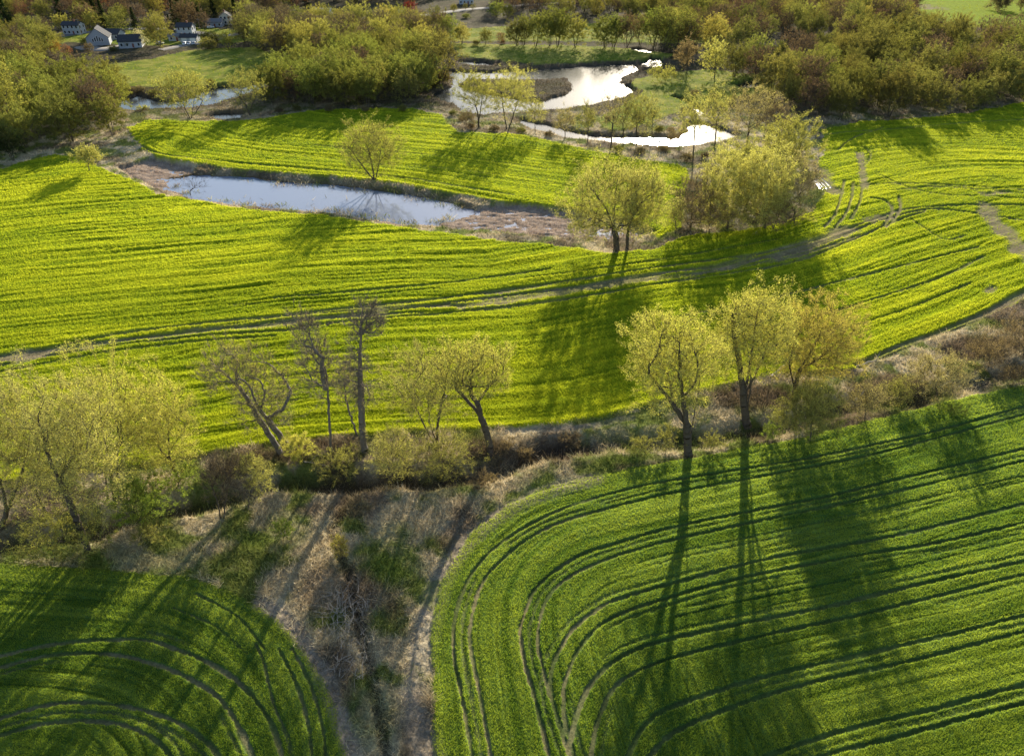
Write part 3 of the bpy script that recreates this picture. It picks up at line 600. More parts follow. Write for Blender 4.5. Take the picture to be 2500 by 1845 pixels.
ptree((724,985),(640,740,690,900),'tall thin snag with its bent top leaning left',[[(724,985),(718,920),(712,850),(700,800),(690,762),(668,722),(645,690)],[(712,850),(705,800),(712,770)],[(668,722),(640,690),(632,680)]],TAN,.55,bark=M_barkg,natt=300,nl=12,ls=.08,k=14,hmin=.3,inner=.7,rr=(.25,.4),more=[(625,700,672,760)],twl=1.1,ntw=9)
ptree((797,985),(755,850,655,760),'tallest bare tree forking into two arms at the top',[[(797,985),(790,920),(787,860),(784,790),(786,732),(778,700),(767,661)],[(786,732),(805,715),(825,695),(845,681)],[(786,732),(790,690),(797,660)]],TAN,.68,bark=M_barkg,natt=330,nl=6,ls=.08,k=14,hmin=.5,inner=.7,rr=(.25,.4),more=[(735,825,740,900)],twl=1.2,ntw=9)
ptree((781,952),(725,800,785,900),'small grey tree with sparse buds between the two tall bare trunks',[[(783,955),(770,915),(758,870),(753,815)],[(758,870),(740,835)]],TAN,.2,natt=160,nl=14,ls=.10,k=10,bark=M_barkg,hmin=.4)
ptree((957,982),(818,1035,762,930),'broad sparse yellow green tree with many fine stems left of the forked leaning tree',[[(957,982),(955,940),(962,900),(975,840)],[(957,975),(930,935),(905,880),(885,830)],[(962,978),(940,930),(935,870)]],LIM,.36,natt=760,nl=46,ls=0.089,k=26)
ptree((1072,1010),(945,1130,745,870),'tree with a thick brown trunk forking in a V and spreading yellow crown',[[(1072,1010),(1068,960),(1052,915),(1025,880),(998,850)],[(1052,915),(1045,880),(1031,856),(1030,810)],[(1045,880),(1070,845),(1095,825)]],YEL,.68,natt=600,nl=49,ls=0.096,k=24,hmin=.45)
ptree((652,1012),(618,682,942,1015),'rounded bright yellow bush at the foot of the leaning trunks',None,YEL,.1,natt=130,nl=105,ls=0.089,k=9,name='bush',cat='bush',hmin=.02,twl=.6)
ptree((745,1050),(685,790,985,1050),'dark olive bush in the ditch below the tall bare trees',None,OLV,.1,natt=150,nl=63,ls=0.089,k=9,name='bush',cat='bush',hmin=.02,twl=.7)
ptree((860,1052),(800,915,925,1050),'drooping yellow green willow bush hanging over the ditch',[[(860,1052),(858,1010),(855,970)],[(862,1050),(880,1000),(890,965)]],LIM,.15,natt=260,nl=70,ls=0.089,k=14,name='bush',cat='bush',hmin=.05)
ptree((975,1046),(905,1045,945,1045),'wide olive bush filling the ditch under the spreading tree',None,OLV,.14,natt=280,nl=63,ls=0.089,k=16,name='bush',cat='bush',hmin=.02)
ptree((1505,992),(1358,1590,665,905),'leftmost of the three big leafy trees beside the right field, its trunk splitting low',[[(1505,992),(1500,925),(1490,860),(1482,790),(1480,720)],[(1508,985),(1515,920),(1525,850),(1530,770)],[(1505,930),(1540,880),(1560,820)],[(1500,925),(1450,850),(1410,800)]],YEL,.85,natt=1000,nl=65,ls=0.100,k=34,hmin=.12)
ptree((1632,930),(1552,1745,620,830),'tallest leafy tree with a vase of brown stems in the middle of the right trio',[[(1632,930),(1625,860),(1618,800),(1605,730),(1600,680)],[(1628,860),(1640,790),(1650,700)],[(1630,860),(1668,790),(1695,720)],[(1632,900),(1640,830),(1630,750)]],YEL,.85,natt=1000,nl=65,ls=0.100,k=32,hmin=.18)
ptree((1738,860),(1690,1890,655,850),'dense golden tree on the right of the trio',[[(1738,860),(1745,810),(1770,760),(1790,720)],[(1738,850),(1725,790),(1740,740)],[(1745,810),(1800,780),(1840,750)]],GLD,.6,natt=1100,nl=76,ls=0.100,k=34,hmin=.04)
ptree((1770,962),(1700,1845,848,950),'broad olive bush on the field edge below the golden tree',None,OLV,.14,natt=460,nl=87,ls=0.089,k=18,name='bush',cat='bush',hmin=.02)
ptree((1890,918),(1842,1945,838,915),'grey brown rounded bush right of the broad olive bush',None,TAN,.12,natt=230,nl=52,ls=0.081,k=13,name='bush',cat='bush',hmin=.02)
ptree((1965,885),(1930,1998,828,885),'small olive brown bush between two grey brown bushes',None,OLV,.1,natt=130,nl=56,ls=0.081,k=8,name='bush',cat='bush',hmin=.02)
ptree((2045,870),(1975,2130,770,866),'largest grey brown bush near the right edge',None,TAN,.14,natt=380,nl=59,ls=0.089,k=20,name='bush',cat='bush',hmin=.02)
ptree((2160,805),(2112,2208,745,802),'low brown bush behind the largest grey brown bush',None,BRN,.12,natt=180,nl=49,ls=0.089,k=11,name='bush',cat='bush',hmin=.02)
ptree((2238,782),(2170,2310,690,780),'dark brown bush cut by the right edge',None,BRN,.14,natt=240,nl=52,ls=0.089,k=14,name='bush',cat='bush',hmin=.02)
ptree((2215,838),(2190,2260,805,838),'low brown bramble bush beside the field at the right edge',None,BRN,.1,natt=100,nl=49,ls=0.081,k=8,name='bush',cat='bush',hmin=.02)
for i,(x,y,w,h,cc,lb) in enumerate([(1110,1000,40,36,BRN,'russet bramble bush right of the forked leaning tree'),(1150,1010,34,26,BRN,'small russet bush hanging over the ditch end'),(1250,975,50,22,PUR,'low purplish bramble mound in the rough strip'),(1060,1065,60,30,BRN,'low brown weed clump south of the ditch below the forked tree'),(620,1180,50,42,GRN,'dark green rounded tussock south of the ditch'),(745,1225,36,60,GLD,'tall orange green weed clump beside the gully'),(1400,990,60,30,OLV,'small olive bush left of the right trio'),(1455,985,50,60,OLV,'thin bush just left of the low splitting trunk'),(1560,985,55,36,OLV,'green bush between the two right trunks'),(1690,962,50,36,GRN,'green bush left of the broad olive bush'),(330,1190,90,40,OLV,'low scrubby bush below the fresh green bush'),(560,1010,70,30,PUR,'purplish bramble thicket above the ditch'),(670,990,60,26,PUR,'purplish twiggy bush right of the rounded yellow bush'),(2090,905,60,18,GRN,'green weed patch at the upper edge of the right field')]):
    ptree((x,y),(x-w/2,x+w/2,y-h,y-1),lb,None,cc,.06,natt=80,nl=59,ls=0.074,k=7,name='bush',cat='bush',hmin=.0,twl=.5,rr=(.4,.6),ntw=7)
# --- single trees of the middle distance
ptree((820,412),(738,880,262,380),'round crowned tree standing alone on the pond bank',[[(820,418),(818,390),(810,350),(800,315)],[(820,400),(830,350),(835,310)],[(818,395),(790,360),(770,335)],[(820,395),(850,360)]],OLV,.6,natt=800,nl=45,ls=0.145,k=30,hmin=.2,twl=1.3)
ptree((1348,548),(1228,1432,338,520),'big spreading tree in the middle with a thick slanting trunk',[[(1348,548),(1346,515),(1338,490),(1325,455),(1300,420)],[(1342,500),(1345,440),(1350,390)],[(1346,505),(1375,460),(1395,430)],[(1338,495),(1300,475),(1270,470)]],LIM,.95,natt=1100,nl=47,ls=0.145,k=36,hmin=.08,more=[(1235,1340,430,530),(1330,1440,420,525)],twl=1.3)
ptree((1372,545),(1350,1468,350,520),'slimmer tree close to the right of the big spreading tree',[[(1372,545),(1372,510),(1378,480),(1400,440)]],LIM,.5,natt=560,nl=45,ls=0.145,k=22,hmin=.1,twl=1.3)
ptree((195,373),(162,220,320,362),'small bright round tree alone at the left field corner',None,LIM,.16,natt=170,nl=65,ls=0.170,k=12,name='small_tree',hmin=.15,rr=(.35,.5))
ptree((420,430),(395,455,385,425),'leafless twisted shrub at the pond edge',[[(420,430),(415,420),(422,412),(435,410)],[(422,412),(420,395)]],TAN,.14,natt=90,nl=0,ls=.1,k=8,name='shrub',cat='shrub',hmin=.1,ntw=3)
for (b,cr,lb,co,kw) in [
 ((1510,498),(1462,1575,375,500),'purplish twiggy tree at the left of the middle clump',PUR,dict(more=[(1468,1560,440,505)],hmin=.02,R=.34,natt=420,nl=36,ls=0.136,k=22)),
 ((1590,500),(1520,1665,318,496),'yellow green tree at the front of the middle clump',LIM,dict(more=[(1530,1650,400,505)],hmin=.02,R=.34,natt=700,nl=72,ls=0.162,k=26)),
 ((1672,498),(1598,1750,298,496),'tallest yellow green tree in the middle clump',LIM,dict(more=[(1610,1740,390,505)],hmin=.02,R=.34,natt=800,nl=75,ls=0.162,k=30)),
 ((1735,480),(1685,1790,330,480),'brownish tree on the right side of the middle clump',TAN,dict(more=[(1695,1785,400,490)],hmin=.02,R=.34,natt=360,nl=42,ls=0.145,k=20)),
 ((1700,430),(1650,1790,250,400),'rounded olive tree at the back of the middle clump',OLV,dict(hmin=.05,R=.34,natt=620,nl=64,ls=0.170,k=26)),
 ((1620,420),(1560,1690,300,400),'olive tree hidden behind the middle clump',OLV,dict(hmin=.05,R=.34,natt=320,nl=47,ls=0.162,k=20)),
 ((1770,415),(1745,1800,370,412),'low bare brown bush by the flooded wheel ruts',PUR,dict(natt=120,nl=35,ls=0.111,k=9,hmin=.03,R=.12)),
 ((1478,510),(1455,1500,440,500),'thin green bush left of the purplish tree',LIM,dict(natt=110,nl=45,ls=0.111,k=8,hmin=.03,R=.12)),
 ((1550,508),(1490,1620,432,506),'dark low undergrowth bush under the middle clump',BRN,dict(natt=180,nl=36,ls=0.136,k=10,hmin=.02,R=.12)),
 ((1690,502),(1625,1770,440,500),'low brown bush at the right foot of the middle clump',BRN,dict(natt=180,nl=36,ls=0.136,k=10,hmin=.02,R=.12)),
 ((415,258),(333,470,146,245),'wide low crowned tree on many stems by the left river bend',OLV,dict(natt=520,nl=34,ls=.22,k=28,hmin=.06,stems=[[(415,258),(400,225),(380,195)],[(418,258),(425,215),(430,185)],[(412,256),(395,235),(365,215)],[(425,252),(450,210)]])),
 ((548,252),(488,585,150,235),'leaning open tree right of the small puddle',OLV,dict(natt=320,nl=36,ls=0.170,k=18,hmin=.1,stems=[[(548,252),(535,225),(515,200)],[(545,245),(560,210),(565,185)]])),
 ((1047,278),(988,1092,152,255),'dark stemmed tree on the river bank left of the creek mouth',OLV,dict(natt=420,nl=42,ls=0.170,k=22,hmin=.15,stems=[[(1047,278),(1045,250),(1035,215)],[(1048,260),(1055,210)]])),
 ((1108,282),(1065,1178,143,262),'taller full tree on the river bank beside the dark stemmed tree',LIM,dict(natt=500,nl=50,ls=0.170,k=26,hmin=.12,stems=[[(1108,282),(1100,235),(1095,190)],[(1112,280),(1130,230),(1140,200)]])),
 ((1170,290),(1145,1195,215,275),'small slim tree right of the tall full river tree',LIM,dict(natt=140,nl=36,ls=0.145,k=9,hmin=.2,R=.15)),
 ((1020,278),(1000,1040,245,275),'round brown bush under the river bank tree',PUR,dict(natt=90,nl=42,ls=0.145,k=7,hmin=.02,R=.1)),
 ((1235,302),(1208,1262,235,292),'small thicket tree standing by the creek bend',TAN,dict(natt=170,nl=33,ls=0.136,k=10,hmin=.15,R=.18)),
 ((1285,312),(1258,1310,225,300),'thin greyish tree next right along the creek',OLV,dict(natt=170,nl=30,ls=0.136,k=10,hmin=.2,R=.2)),
 ((1335,328),(1300,1375,195,300),'bare topped tree with thick trunk on the creek bank',TAN,dict(natt=240,nl=14,ls=.16,k=14,hmin=.3,R=.34)),
 ((1362,322),(1340,1400,205,300),'leaning tree with fine twigs above the bright creek',OLV,dict(natt=220,nl=30,ls=0.136,k=12,hmin=.25,R=.28)),
 ((1392,318),(1365,1432,190,300),'taller open tree at the end of the creek row',OLV,dict(natt=240,nl=33,ls=0.145,k=13,hmin=.25,R=.3)),
 ((1425,316),(1405,1450,205,300),'slender pole like tree with light leaves by the creek',LIM,dict(natt=130,nl=30,ls=0.136,k=8,hmin=.2,R=.16)),
 ((1515,345),(1478,1548,195,310),'slim leafy tree where the creek widens',LIM,dict(natt=260,nl=42,ls=0.153,k=15,hmin=.25,R=.28)),
 ((1562,322),(1528,1600,190,300),'many stemmed tree right of the creek pool',LIM,dict(natt=280,nl=44,ls=0.153,k=16,hmin=.15,R=.3)),
 ((1632,320),(1580,1715,180,300),'dark wide tree with grey purple crown behind the creek pool',TAN,dict(natt=460,nl=36,ls=0.153,k=24,hmin=.15,R=.42)),
 ((1700,330),(1660,1740,215,315),'grey brown tree between the wide dark tree and the wood',PUR,dict(natt=260,nl=36,ls=0.170,k=14,hmin=.1,R=.3)),
 ((1485,330),(1455,1505,275,325),'low bare thicket bush beside the creek',BRN,dict(natt=110,nl=30,ls=0.136,k=8,hmin=.02,R=.1)),
 ((1502,162),(1482,1525,84,150),'orange brown upright tree on the far river bank',BRN,dict(natt=200,nl=34,ls=.26,k=12,hmin=.1,R=.25)),
 ((1562,170),(1535,1592,86,160),'bright green rounded tree at the wood corner beyond the river',LIM,dict(natt=240,nl=36,ls=.26,k=14,hmin=.1,R=.28)),
 ((1455,178),(1410,1490,145,176),'wide low bush on the river point',OLV,dict(natt=140,nl=32,ls=.24,k=9,hmin=.02,R=.12)),
 ((310,240),(296,325,232,247),'small dark bush on the near bank of the left river bend',OLV,dict(natt=50,nl=40,ls=.22,k=5,hmin=.02,R=.08)),
]:
    small = kw.get('hmin',.2) <= .03 and 'more' not in kw
    kw.setdefault('R',.42); kw.setdefault('twl',1.3)
    ptree(b,cr,lb,color=co,name='bush' if small else 'tree',cat='bush' if small else 'tree',**kw)
# --- templates for the woods: each a trunk mesh and a crown mesh, copied object by object
def template(seed, H_, W_, stems_n, natt, nl, ls, k, bottom=.25, R=.3, spread=.5, ntw=4, fan=.16):
    rng = np.random.RandomState(seed); cz = H_*(1+bottom)/2
    cl = envelope((0, 0, cz), (W_/2, W_/2, H_*(1-bottom)/2), rng, k, .66, (.34, .5)); st = []
    for i in range(stems_n):
        a = i*2*pi/stems_n+rng.uniform(-.5, .5); s = .03 if stems_n == 1 else fan
        st.append([(cos(a)*.15*i, sin(a)*.15*i, -.4), (cos(a)*W_*s*.5, sin(a)*W_*s*.5, H_*.3), (cos(a)*W_*s*1.2, sin(a)*W_*s*1.2, H_*.6)])
    T, L = grow(st, cl, natt, rng, .08*H_, R, 1.7, ntw, nl, ls, spread, envs=[(np.array([0, 0, cz]), np.array([W_/2*1.15, W_/2*1.15, H_*(1-bottom)/2*1.08]))])
    return mesh_np('trunk', T[0], [T[1]], True), mesh_np('crown', L[0], [L[1]])
def conifer(seed, H_, W_):
    rng = np.random.RandomState(seed); P0, P1, R0, R1 = [np.array([0, 0, -.3])], [np.array([0, 0, H_])], [.28], [.03]; Q = []
    z = H_*.08
    while z < H_*.97:
        r = W_/2*(1-z/H_)**.8*rng.uniform(.75, 1.1)
        for a in rng.uniform(0, 2*pi, 7):
            e = np.array([cos(a)*r, sin(a)*r, z-.12*r]); P0.append(np.array([0, 0, z])); P1.append(e); R0.append(.05); R1.append(.01)
            for t in rng.uniform(.15, 1.05, 26): Q.append(np.array([0, 0, z])*(1-t)+e*t+rng.normal(0, .22, 3)*(1.3-t))
        z += H_*.045
    V, F = tubes(np.array(P0), np.array(P1), np.array(R0), np.array(R1), 5); Q = np.array(Q); m = len(Q)
    u = rng.normal(0, 1, (m, 3)); u[:, 2] *= .4; u /= np.linalg.norm(u, axis=1, keepdims=True); v = np.cross(u, rng.normal(0, 1, (m, 3))); v /= np.linalg.norm(v, axis=1, keepdims=True); s = rng.uniform(.2, .42, (m, 1))
    return mesh_np('trunk', V, [F], True), mesh_np('crown', np.stack([Q-u*s, Q+v*s*.4, Q+u*s, Q-v*s*.4], 1).reshape(-1, 3), [np.arange(4*m).reshape(m, 4)])
TP = {'round': [template(1, 17, 16, 4, 300, 56, .22, 20, .05), template(2, 16, 17, 5, 320, 56, .22, 22, .03), template(3, 18, 15, 3, 300, 56, .22, 20, .08)],
      'vase': [template(4, 19, 14, 6, 300, 24, .28, 16, .10, fan=.36), template(5, 18, 13, 5, 280, 24, .28, 15, .12, fan=.36)],
      'bare': [template(6, 18, 13, 2, 300, 12, .24, 18, .12, ntw=10), template(7, 17, 11, 1, 280, 11, .24, 16, .15, ntw=10), template(8, 16, 14, 3, 300, 13, .24, 18, .06, ntw=10)],
      'bush': [template(9, 4, 5.5, 5, 110, 26, .22, 10, .02, .08), template(10, 3.4, 6, 5, 110, 22, .22, 10, .02, .08)],
      'conifer': [conifer(11, 17, 7), conifer(12, 15, 7.5)]}
for k_ in TP:
    for a_, b_ in TP[k_]:
        a_.materials.append(M_bark); b_.materials.append(M_leaf)
def place(kind, x, y, z, h, rnd, color, label, group=None, wide=1.0, name=None):
    a, b = TP[kind][rnd.randrange(len(TP[kind]))]; h0 = {'round': 17.5, 'vase': 19, 'bare': 18, 'bush': 4, 'conifer': 17}[kind]; s = h/h0
    nm = name or ('bush' if kind == 'bush' else 'pine_tree' if kind == 'conifer' else 'tree')
    e = bpy.data.objects.new(nm, None); COL.objects.link(e); e.location = (x, y, z-.15); e.rotation_euler[2] = rnd.uniform(0, 6.28); e.scale = (s*wide, s*wide, s)
    t = link('stems' if kind == 'bush' else 'trunk', a, e); c_ = link('foliage' if kind == 'bush' else 'crown', b, e)
    j = [rnd.uniform(.82, 1.2) for _ in range(3)]; m_ = rnd.uniform(.75, 1.25); c_.color = (color[0]*m_*(1+.3*(j[0]-1)), color[1]*m_*(1+.3*(j[1]-1)), color[2]*m_, 1)
    tag(e, label, 'bush' if kind == 'bush' else 'tree', group); return e
def at(kind, bx, by, top, rnd, color, label, group=None, wide=1.0):
    B = gpt(bx, by); h = (planept(bx, top, B[1])[2]-B[2])*1.1; wide *= 1.08; return place(kind, B[0], B[1], B[2], h, rnd, color, label, group, wide)
R_ = random.Random(5)
def inpoly(x, y, P):
    c_ = False; j = len(P)-1
    for i in range(len(P)):
        if (P[i][1] > y) != (P[j][1] > y) and x < (P[j][0]-P[i][0])*(y-P[i][1])/(P[j][1]-P[i][1])+P[i][0]: c_ = not c_
        j = i
    return c_
WOODS = []
def wood(P, sp, hr, mix_, label, group, seed, cap=520):
    rnd = random.Random(seed); W = polyw(P); lo = W.min(0); hi = W.max(0); pts = []
    for _ in range(20000):
        x = rnd.uniform(lo[0], hi[0]); y = rnd.uniform(lo[1], hi[1])
        if not inpoly(x, y, W): continue
        if abs(x) > (y*cos(PITCH)+CAMH*sin(PITCH))*.80: continue
        if all((x-a)**2+(y-b)**2 > sp*sp for a, b in pts): pts.append((x, y))
        if len(pts) >= cap: break
    for x, y in sorted(pts, key=lambda p: p[1]):
        r = rnd.random(); acc = 0
        for kind, wgt, col_, lb in mix_:
            acc += wgt
            if r <= acc: break
        r_, c_ = idx(x, y)
        if dwat[int(r_), int(min(max(c_, 0), NC-1))] < 1: continue
        hh = rnd.uniform(*hr)*(.55 if kind == 'bush' and hr[1] < 12 else .28 if kind == 'bush' else 1)
        WOODS.append((hh/math.hypot(x, y), kind, x, y, hh, rnd.randrange(10**6), col_, lb+' '+label, lb+' '+group))
WOLV = (.20, .20, .07); WBRN = (.185, .15, .105); WGRN = (.215, .235, .07); WYEL = (.32, .31, .10); WRED = (.26, .13, .09); WDRK = (.03, .05, .022); WPUR = (.17, .12, .095)
wood([(1655,205),(1700,228),(1790,266),(1880,262),(2000,257),(2120,243),(2239,219),(2420,176),(2420,80),(2239,104),(2100,102),(1990,98),(1900,98),(1800,115),(1700,138),(1620,150),(1600,168)], 11.5, (12, 22),
     [('round', .62, WOLV, 'olive round crowned trees'), ('vase', .14, WGRN, 'greener tree'), ('bare', .24, WPUR, 'purplish brown bare tree')], 'in the wood on the right, beyond the bend of the field', 'in the right wood', 31)
wood([(1470,112),(1530,118),(1600,118),(1640,100),(1800,85),(1900,70),(1990,56),(1995,20),(1900,0),(1700,-20),(1500,-25),(1430,10),(1420,40),(1460,75)], 11.5, (14, 20),
     [('vase', .4, WOLV, 'tall olive tree'), ('bare', .45, WPUR, 'dark bare tree'), ('round', .15, WYEL, 'yellowish tree')], 'in the dark stand behind the right wood at the top', 'in the dark stand at the top right', 32)
wood([(588,222),(660,230),(740,236),(830,233),(920,224),(945,205),(935,180),(925,150),(860,135),(800,130),(700,150),(625,180)], 9.2, (14, 19),
     [('round', .75, WGRN, 'green round crowned tree'), ('vase', .15, WOLV, 'olive tree'), ('bare', .1, WPUR, 'brownish tree')], 'in the grove between the upper field and the river bend', 'in the grove by the river bend', 33)
wood([(512,108),(560,104),(600,125),(660,138),(760,125),(860,130),(930,128),(985,118),(960,80),(900,66),(820,66),(740,66),(640,60),(540,62)], 9.0, (13, 19),
     [('bare', .5, WBRN, 'russet brown bare tree'), ('round', .3, WYEL, 'yellow budding tree'), ('vase', .2, WOLV, 'olive tree')], 'in the brown wood between village and river', 'in the brown wood by the village', 34)
wood([(-60,352),(0,345),(60,328),(130,312),(180,308),(262,300),(275,270),(250,215),(200,200),(100,190),(0,195),(-160,205),(-220,300)], 9.5, (14, 20),
     [('round', .8, WGRN, 'round olive green tree'), ('bare', .2, WPUR, 'brownish bare tree')], 'in the thick clump on the left edge above the bright field', 'in the clump on the left edge', 35)
wood([(-180,190),(0,185),(70,168),(120,135),(95,100),(60,82),(0,75),(-200,80)], 10.5, (13, 20),
     [('round', .5, WOLV, 'olive tree'), ('bare', .35, WPUR, 'brown bare tree'), ('conifer', .15, WDRK, 'dark evergreen')], 'on the far left beside the village lawns', 'left of the village', 36)
wood([(-150,62),(60,60),(140,48),(230,50),(340,52),(420,40),(480,30),(560,40),(640,38),(680,15),(860,8),(1000,-8),(1000,-60),(600,-70),(-150,-60)], 9.3, (14, 22),
     [('round', .36, WYEL, 'golden budding tree'), ('bare', .34, WPUR, 'grey brown bare tree'), ('bare', .14, WRED, 'reddish budding tree'), ('conifer', .16, WDRK, 'dark evergreen')], 'on the rise behind the village along the top edge', 'behind the village', 37)
wood([(1090,34),(1250,42),(1420,44),(1440,10),(1420,-30),(1250,-30),(1090,-12)], 13.0, (13, 20),
     [('bare', .55, WPUR, 'thin bare tree'), ('vase', .25, WYEL, 'yellowish tree'), ('vase', .2, WOLV, 'olive tree')], 'in the belt at the top centre beyond the road', 'in the belt at the top centre', 38)
wood([(955,205),(990,196),(985,180),(955,166),(940,180)], 4.2, (5, 9), [('bush', 1.0, (.12, .10, .05), 'dark bush')], 'on the spit between grove and river', 'on the river spit', 39, 9)
for i, (bx, by, tp, kd, co, lb) in enumerate([
 (940,165,60,'vase',WOLV,'tall slender tree rising from the grove edge left of the river'),(965,186,70,'vase',WOLV,'tall pale tree standing at the river spit'),(905,95,45,'round',WOLV,'round crowned tree on the slope below the road'),(985,95,33,'vase',WGRN,'upright full tree below the road at the top centre'),
 (1010,96,52,'round',WYEL,'yellow green tree at the left end of the far river row'),(1062,98,62,'round',WGRN,'small round tree at the left part of the far row'),(1095,99,70,'bare',WRED,'small reddish tree in the far river row'),
 (1130,100,40,'round',WOLV,'leaning reddish green tree in the far river row'),(1145,99,30,'vase',WGRN,'slim tree second left of the widest in the far row'),(1172,101,27,'vase',WGRN,'multi stemmed tree just left of the widest in the far row'),
 (1202,101,22,'round',WGRN,'left half of the widest pair in the far river row'),(1220,101,24,'round',WGRN,'right half of the widest pair in the far river row'),(1258,103,35,'round',WGRN,'round tree right of the widest pair in the far row'),
 (1322,104,30,'round',WGRN,'drooping tree at the right of the gap in the far row'),(1342,104,28,'vase',WGRN,'upright tree beside the drooping one in the far row'),(1370,105,26,'vase',WPUR,'grey topped tree in the far row by the creek glints'),
 (1398,106,28,'vase',WOLV,'slender tree right of the grey topped tree'),(1428,110,12,'vase',WGRN,'tall tree with many pale stems above the creek glints'),(1450,110,18,'vase',WOLV,'tall tree right of the many stemmed one'),
 (1485,115,16,'vase',WGRN,'tall wide vase shaped tree at the right end of the far row'),(1500,115,40,'bare',WOLV,'thin tree at the end of the far row against the dark stand'),
 (1085,38,0,'round',WGRN,'large olive tree above the road at the top centre'),(1110,40,6,'round',WGRN,'second large olive tree right beside it above the road'),
 (350,103,30,'round',WOLV,'big spreading tree in front of the houses'),(388,60,-12,'conifer',WDRK,'dark evergreen behind the garage house'),(398,48,-14,'conifer',WDRK,'taller dark evergreen at the top edge behind the garage house'),(440,62,2,'conifer',WDRK,'slim evergreen right of the garage house'),(520,55,-14,'conifer',WDRK,'dark evergreen behind the gabled cream house'),
 (897,30,0,'round',(.20,.04,.035),'crimson red tree by the road at the top'),(1480,40,8,'round',WYEL,'bright lemon tree top in the far belt'),(113,114,68,'round',WYEL,'round yellow green tree on the lawn left of the grey church'),(126,120,90,'round',(.36,.20,.06),'orange tree on the lawn below the yellow green one'),(150,122,98,'round',WRED,'small reddish tree next to the parking area'),
 (185,100,82,'round',WOLV,'small tree left of the grey church gable'),(232,60,30,'round',WYEL,'golden tree behind the church'),(270,52,10,'round',WYEL,'golden tree behind the white gabled hall'),(60,100,40,'round',WOLV,'broad olive tree by the road at left'),(138,66,28,'round',WYEL,'yellow green tree beside the white farmhouse'),
 (475,104,72,'round',(.07,.08,.04),'dark bushy tree right of the parked cars'),(500,108,70,'round',WYEL,'yellow leafed tree at the corner of the brown wood'),(460,92,70,'bush',(.06,.07,.03),'dark round shrub by the drive'),
 (957,28,12,'round',(.17,.20,.14),'grey green tree by the road bend'),(992,27,8,'round',WYEL,'small yellow tree beside the road'),(1018,22,6,'bare',WOLV,'thin roadside tree near the white house'),(1034,22,5,'bare',WOLV,'second thin roadside tree near the white house'),
 (128,100,70,'round',WOLV,'olive tree between the farmhouse and the orange tree'),(196,116,92,'round',WBRN,'low brown tree below the grey church'),(250,112,100,'bush',WOLV,'round shrub on the slope below the church wing'),(335,84,48,'round',WPUR,'grey brown tree behind the blossoming trees'),(372,80,40,'bare',WBRN,'brown tree left of the two storey white house'),(455,108,86,'bush',WOLV,'round shrub right of the parked cars'),(448,66,25,'bare',WPUR,'bare tree between the two storey house and the grey wing'),(100,75,35,'bare',WBRN,'brown bare tree left of the farmhouse'),(205,66,22,'round',WYEL,'golden tree right of the farmhouse'),(310,58,8,'bare',WPUR,'bare tree behind the road above the hall'),(90,128,88,'round',WYEL,'yellow green tree at the lower corner of the lawn'),(60,150,100,'round',WOLV,'broad olive tree below the lawn at left'),(350,66,25,'vase',WYEL,'golden tree behind the big spreading one'),(240,52,5,'bare',WBRN,'brown tree above the church roof'),
 (196,63,8,'round',WPUR,'tall brown tree close behind the church'),(232,62,2,'conifer',WDRK,'dark evergreen close behind the long low wing'),(262,76,20,'round',WOLV,'olive tree close behind the white hall'),(160,54,0,'bare',WPUR,'bare tree close behind the farmhouse'),(178,54,8,'round',WOLV,'olive tree right behind the farmhouse'),(415,62,-4,'round',WPUR,'brown tree close behind the two storey white house'),(376,74,28,'conifer',WDRK,'dark evergreen left of the two storey white house'),(490,40,-20,'round',WOLV,'olive tree close behind the cream house'),(470,44,-10,'conifer',WDRK,'dark evergreen behind the grey wing'),(300,72,18,'conifer',WDRK,'dark evergreen behind the blossoming trees'),
 (2180,22,-6,'bush',WBRN,'dark scrub on the far bright field at top right'),(2230,24,-8,'round',WBRN,'small tree in the corner of the far bright field'),
 (20,300,150,'round',WGRN,'tall round olive tree at the front of the left clump'),(30,352,275,'round',WDRK,'dark shadowed bush tree at the left frame edge')]):
    at(kd, bx, by, tp, R_, co, lb)
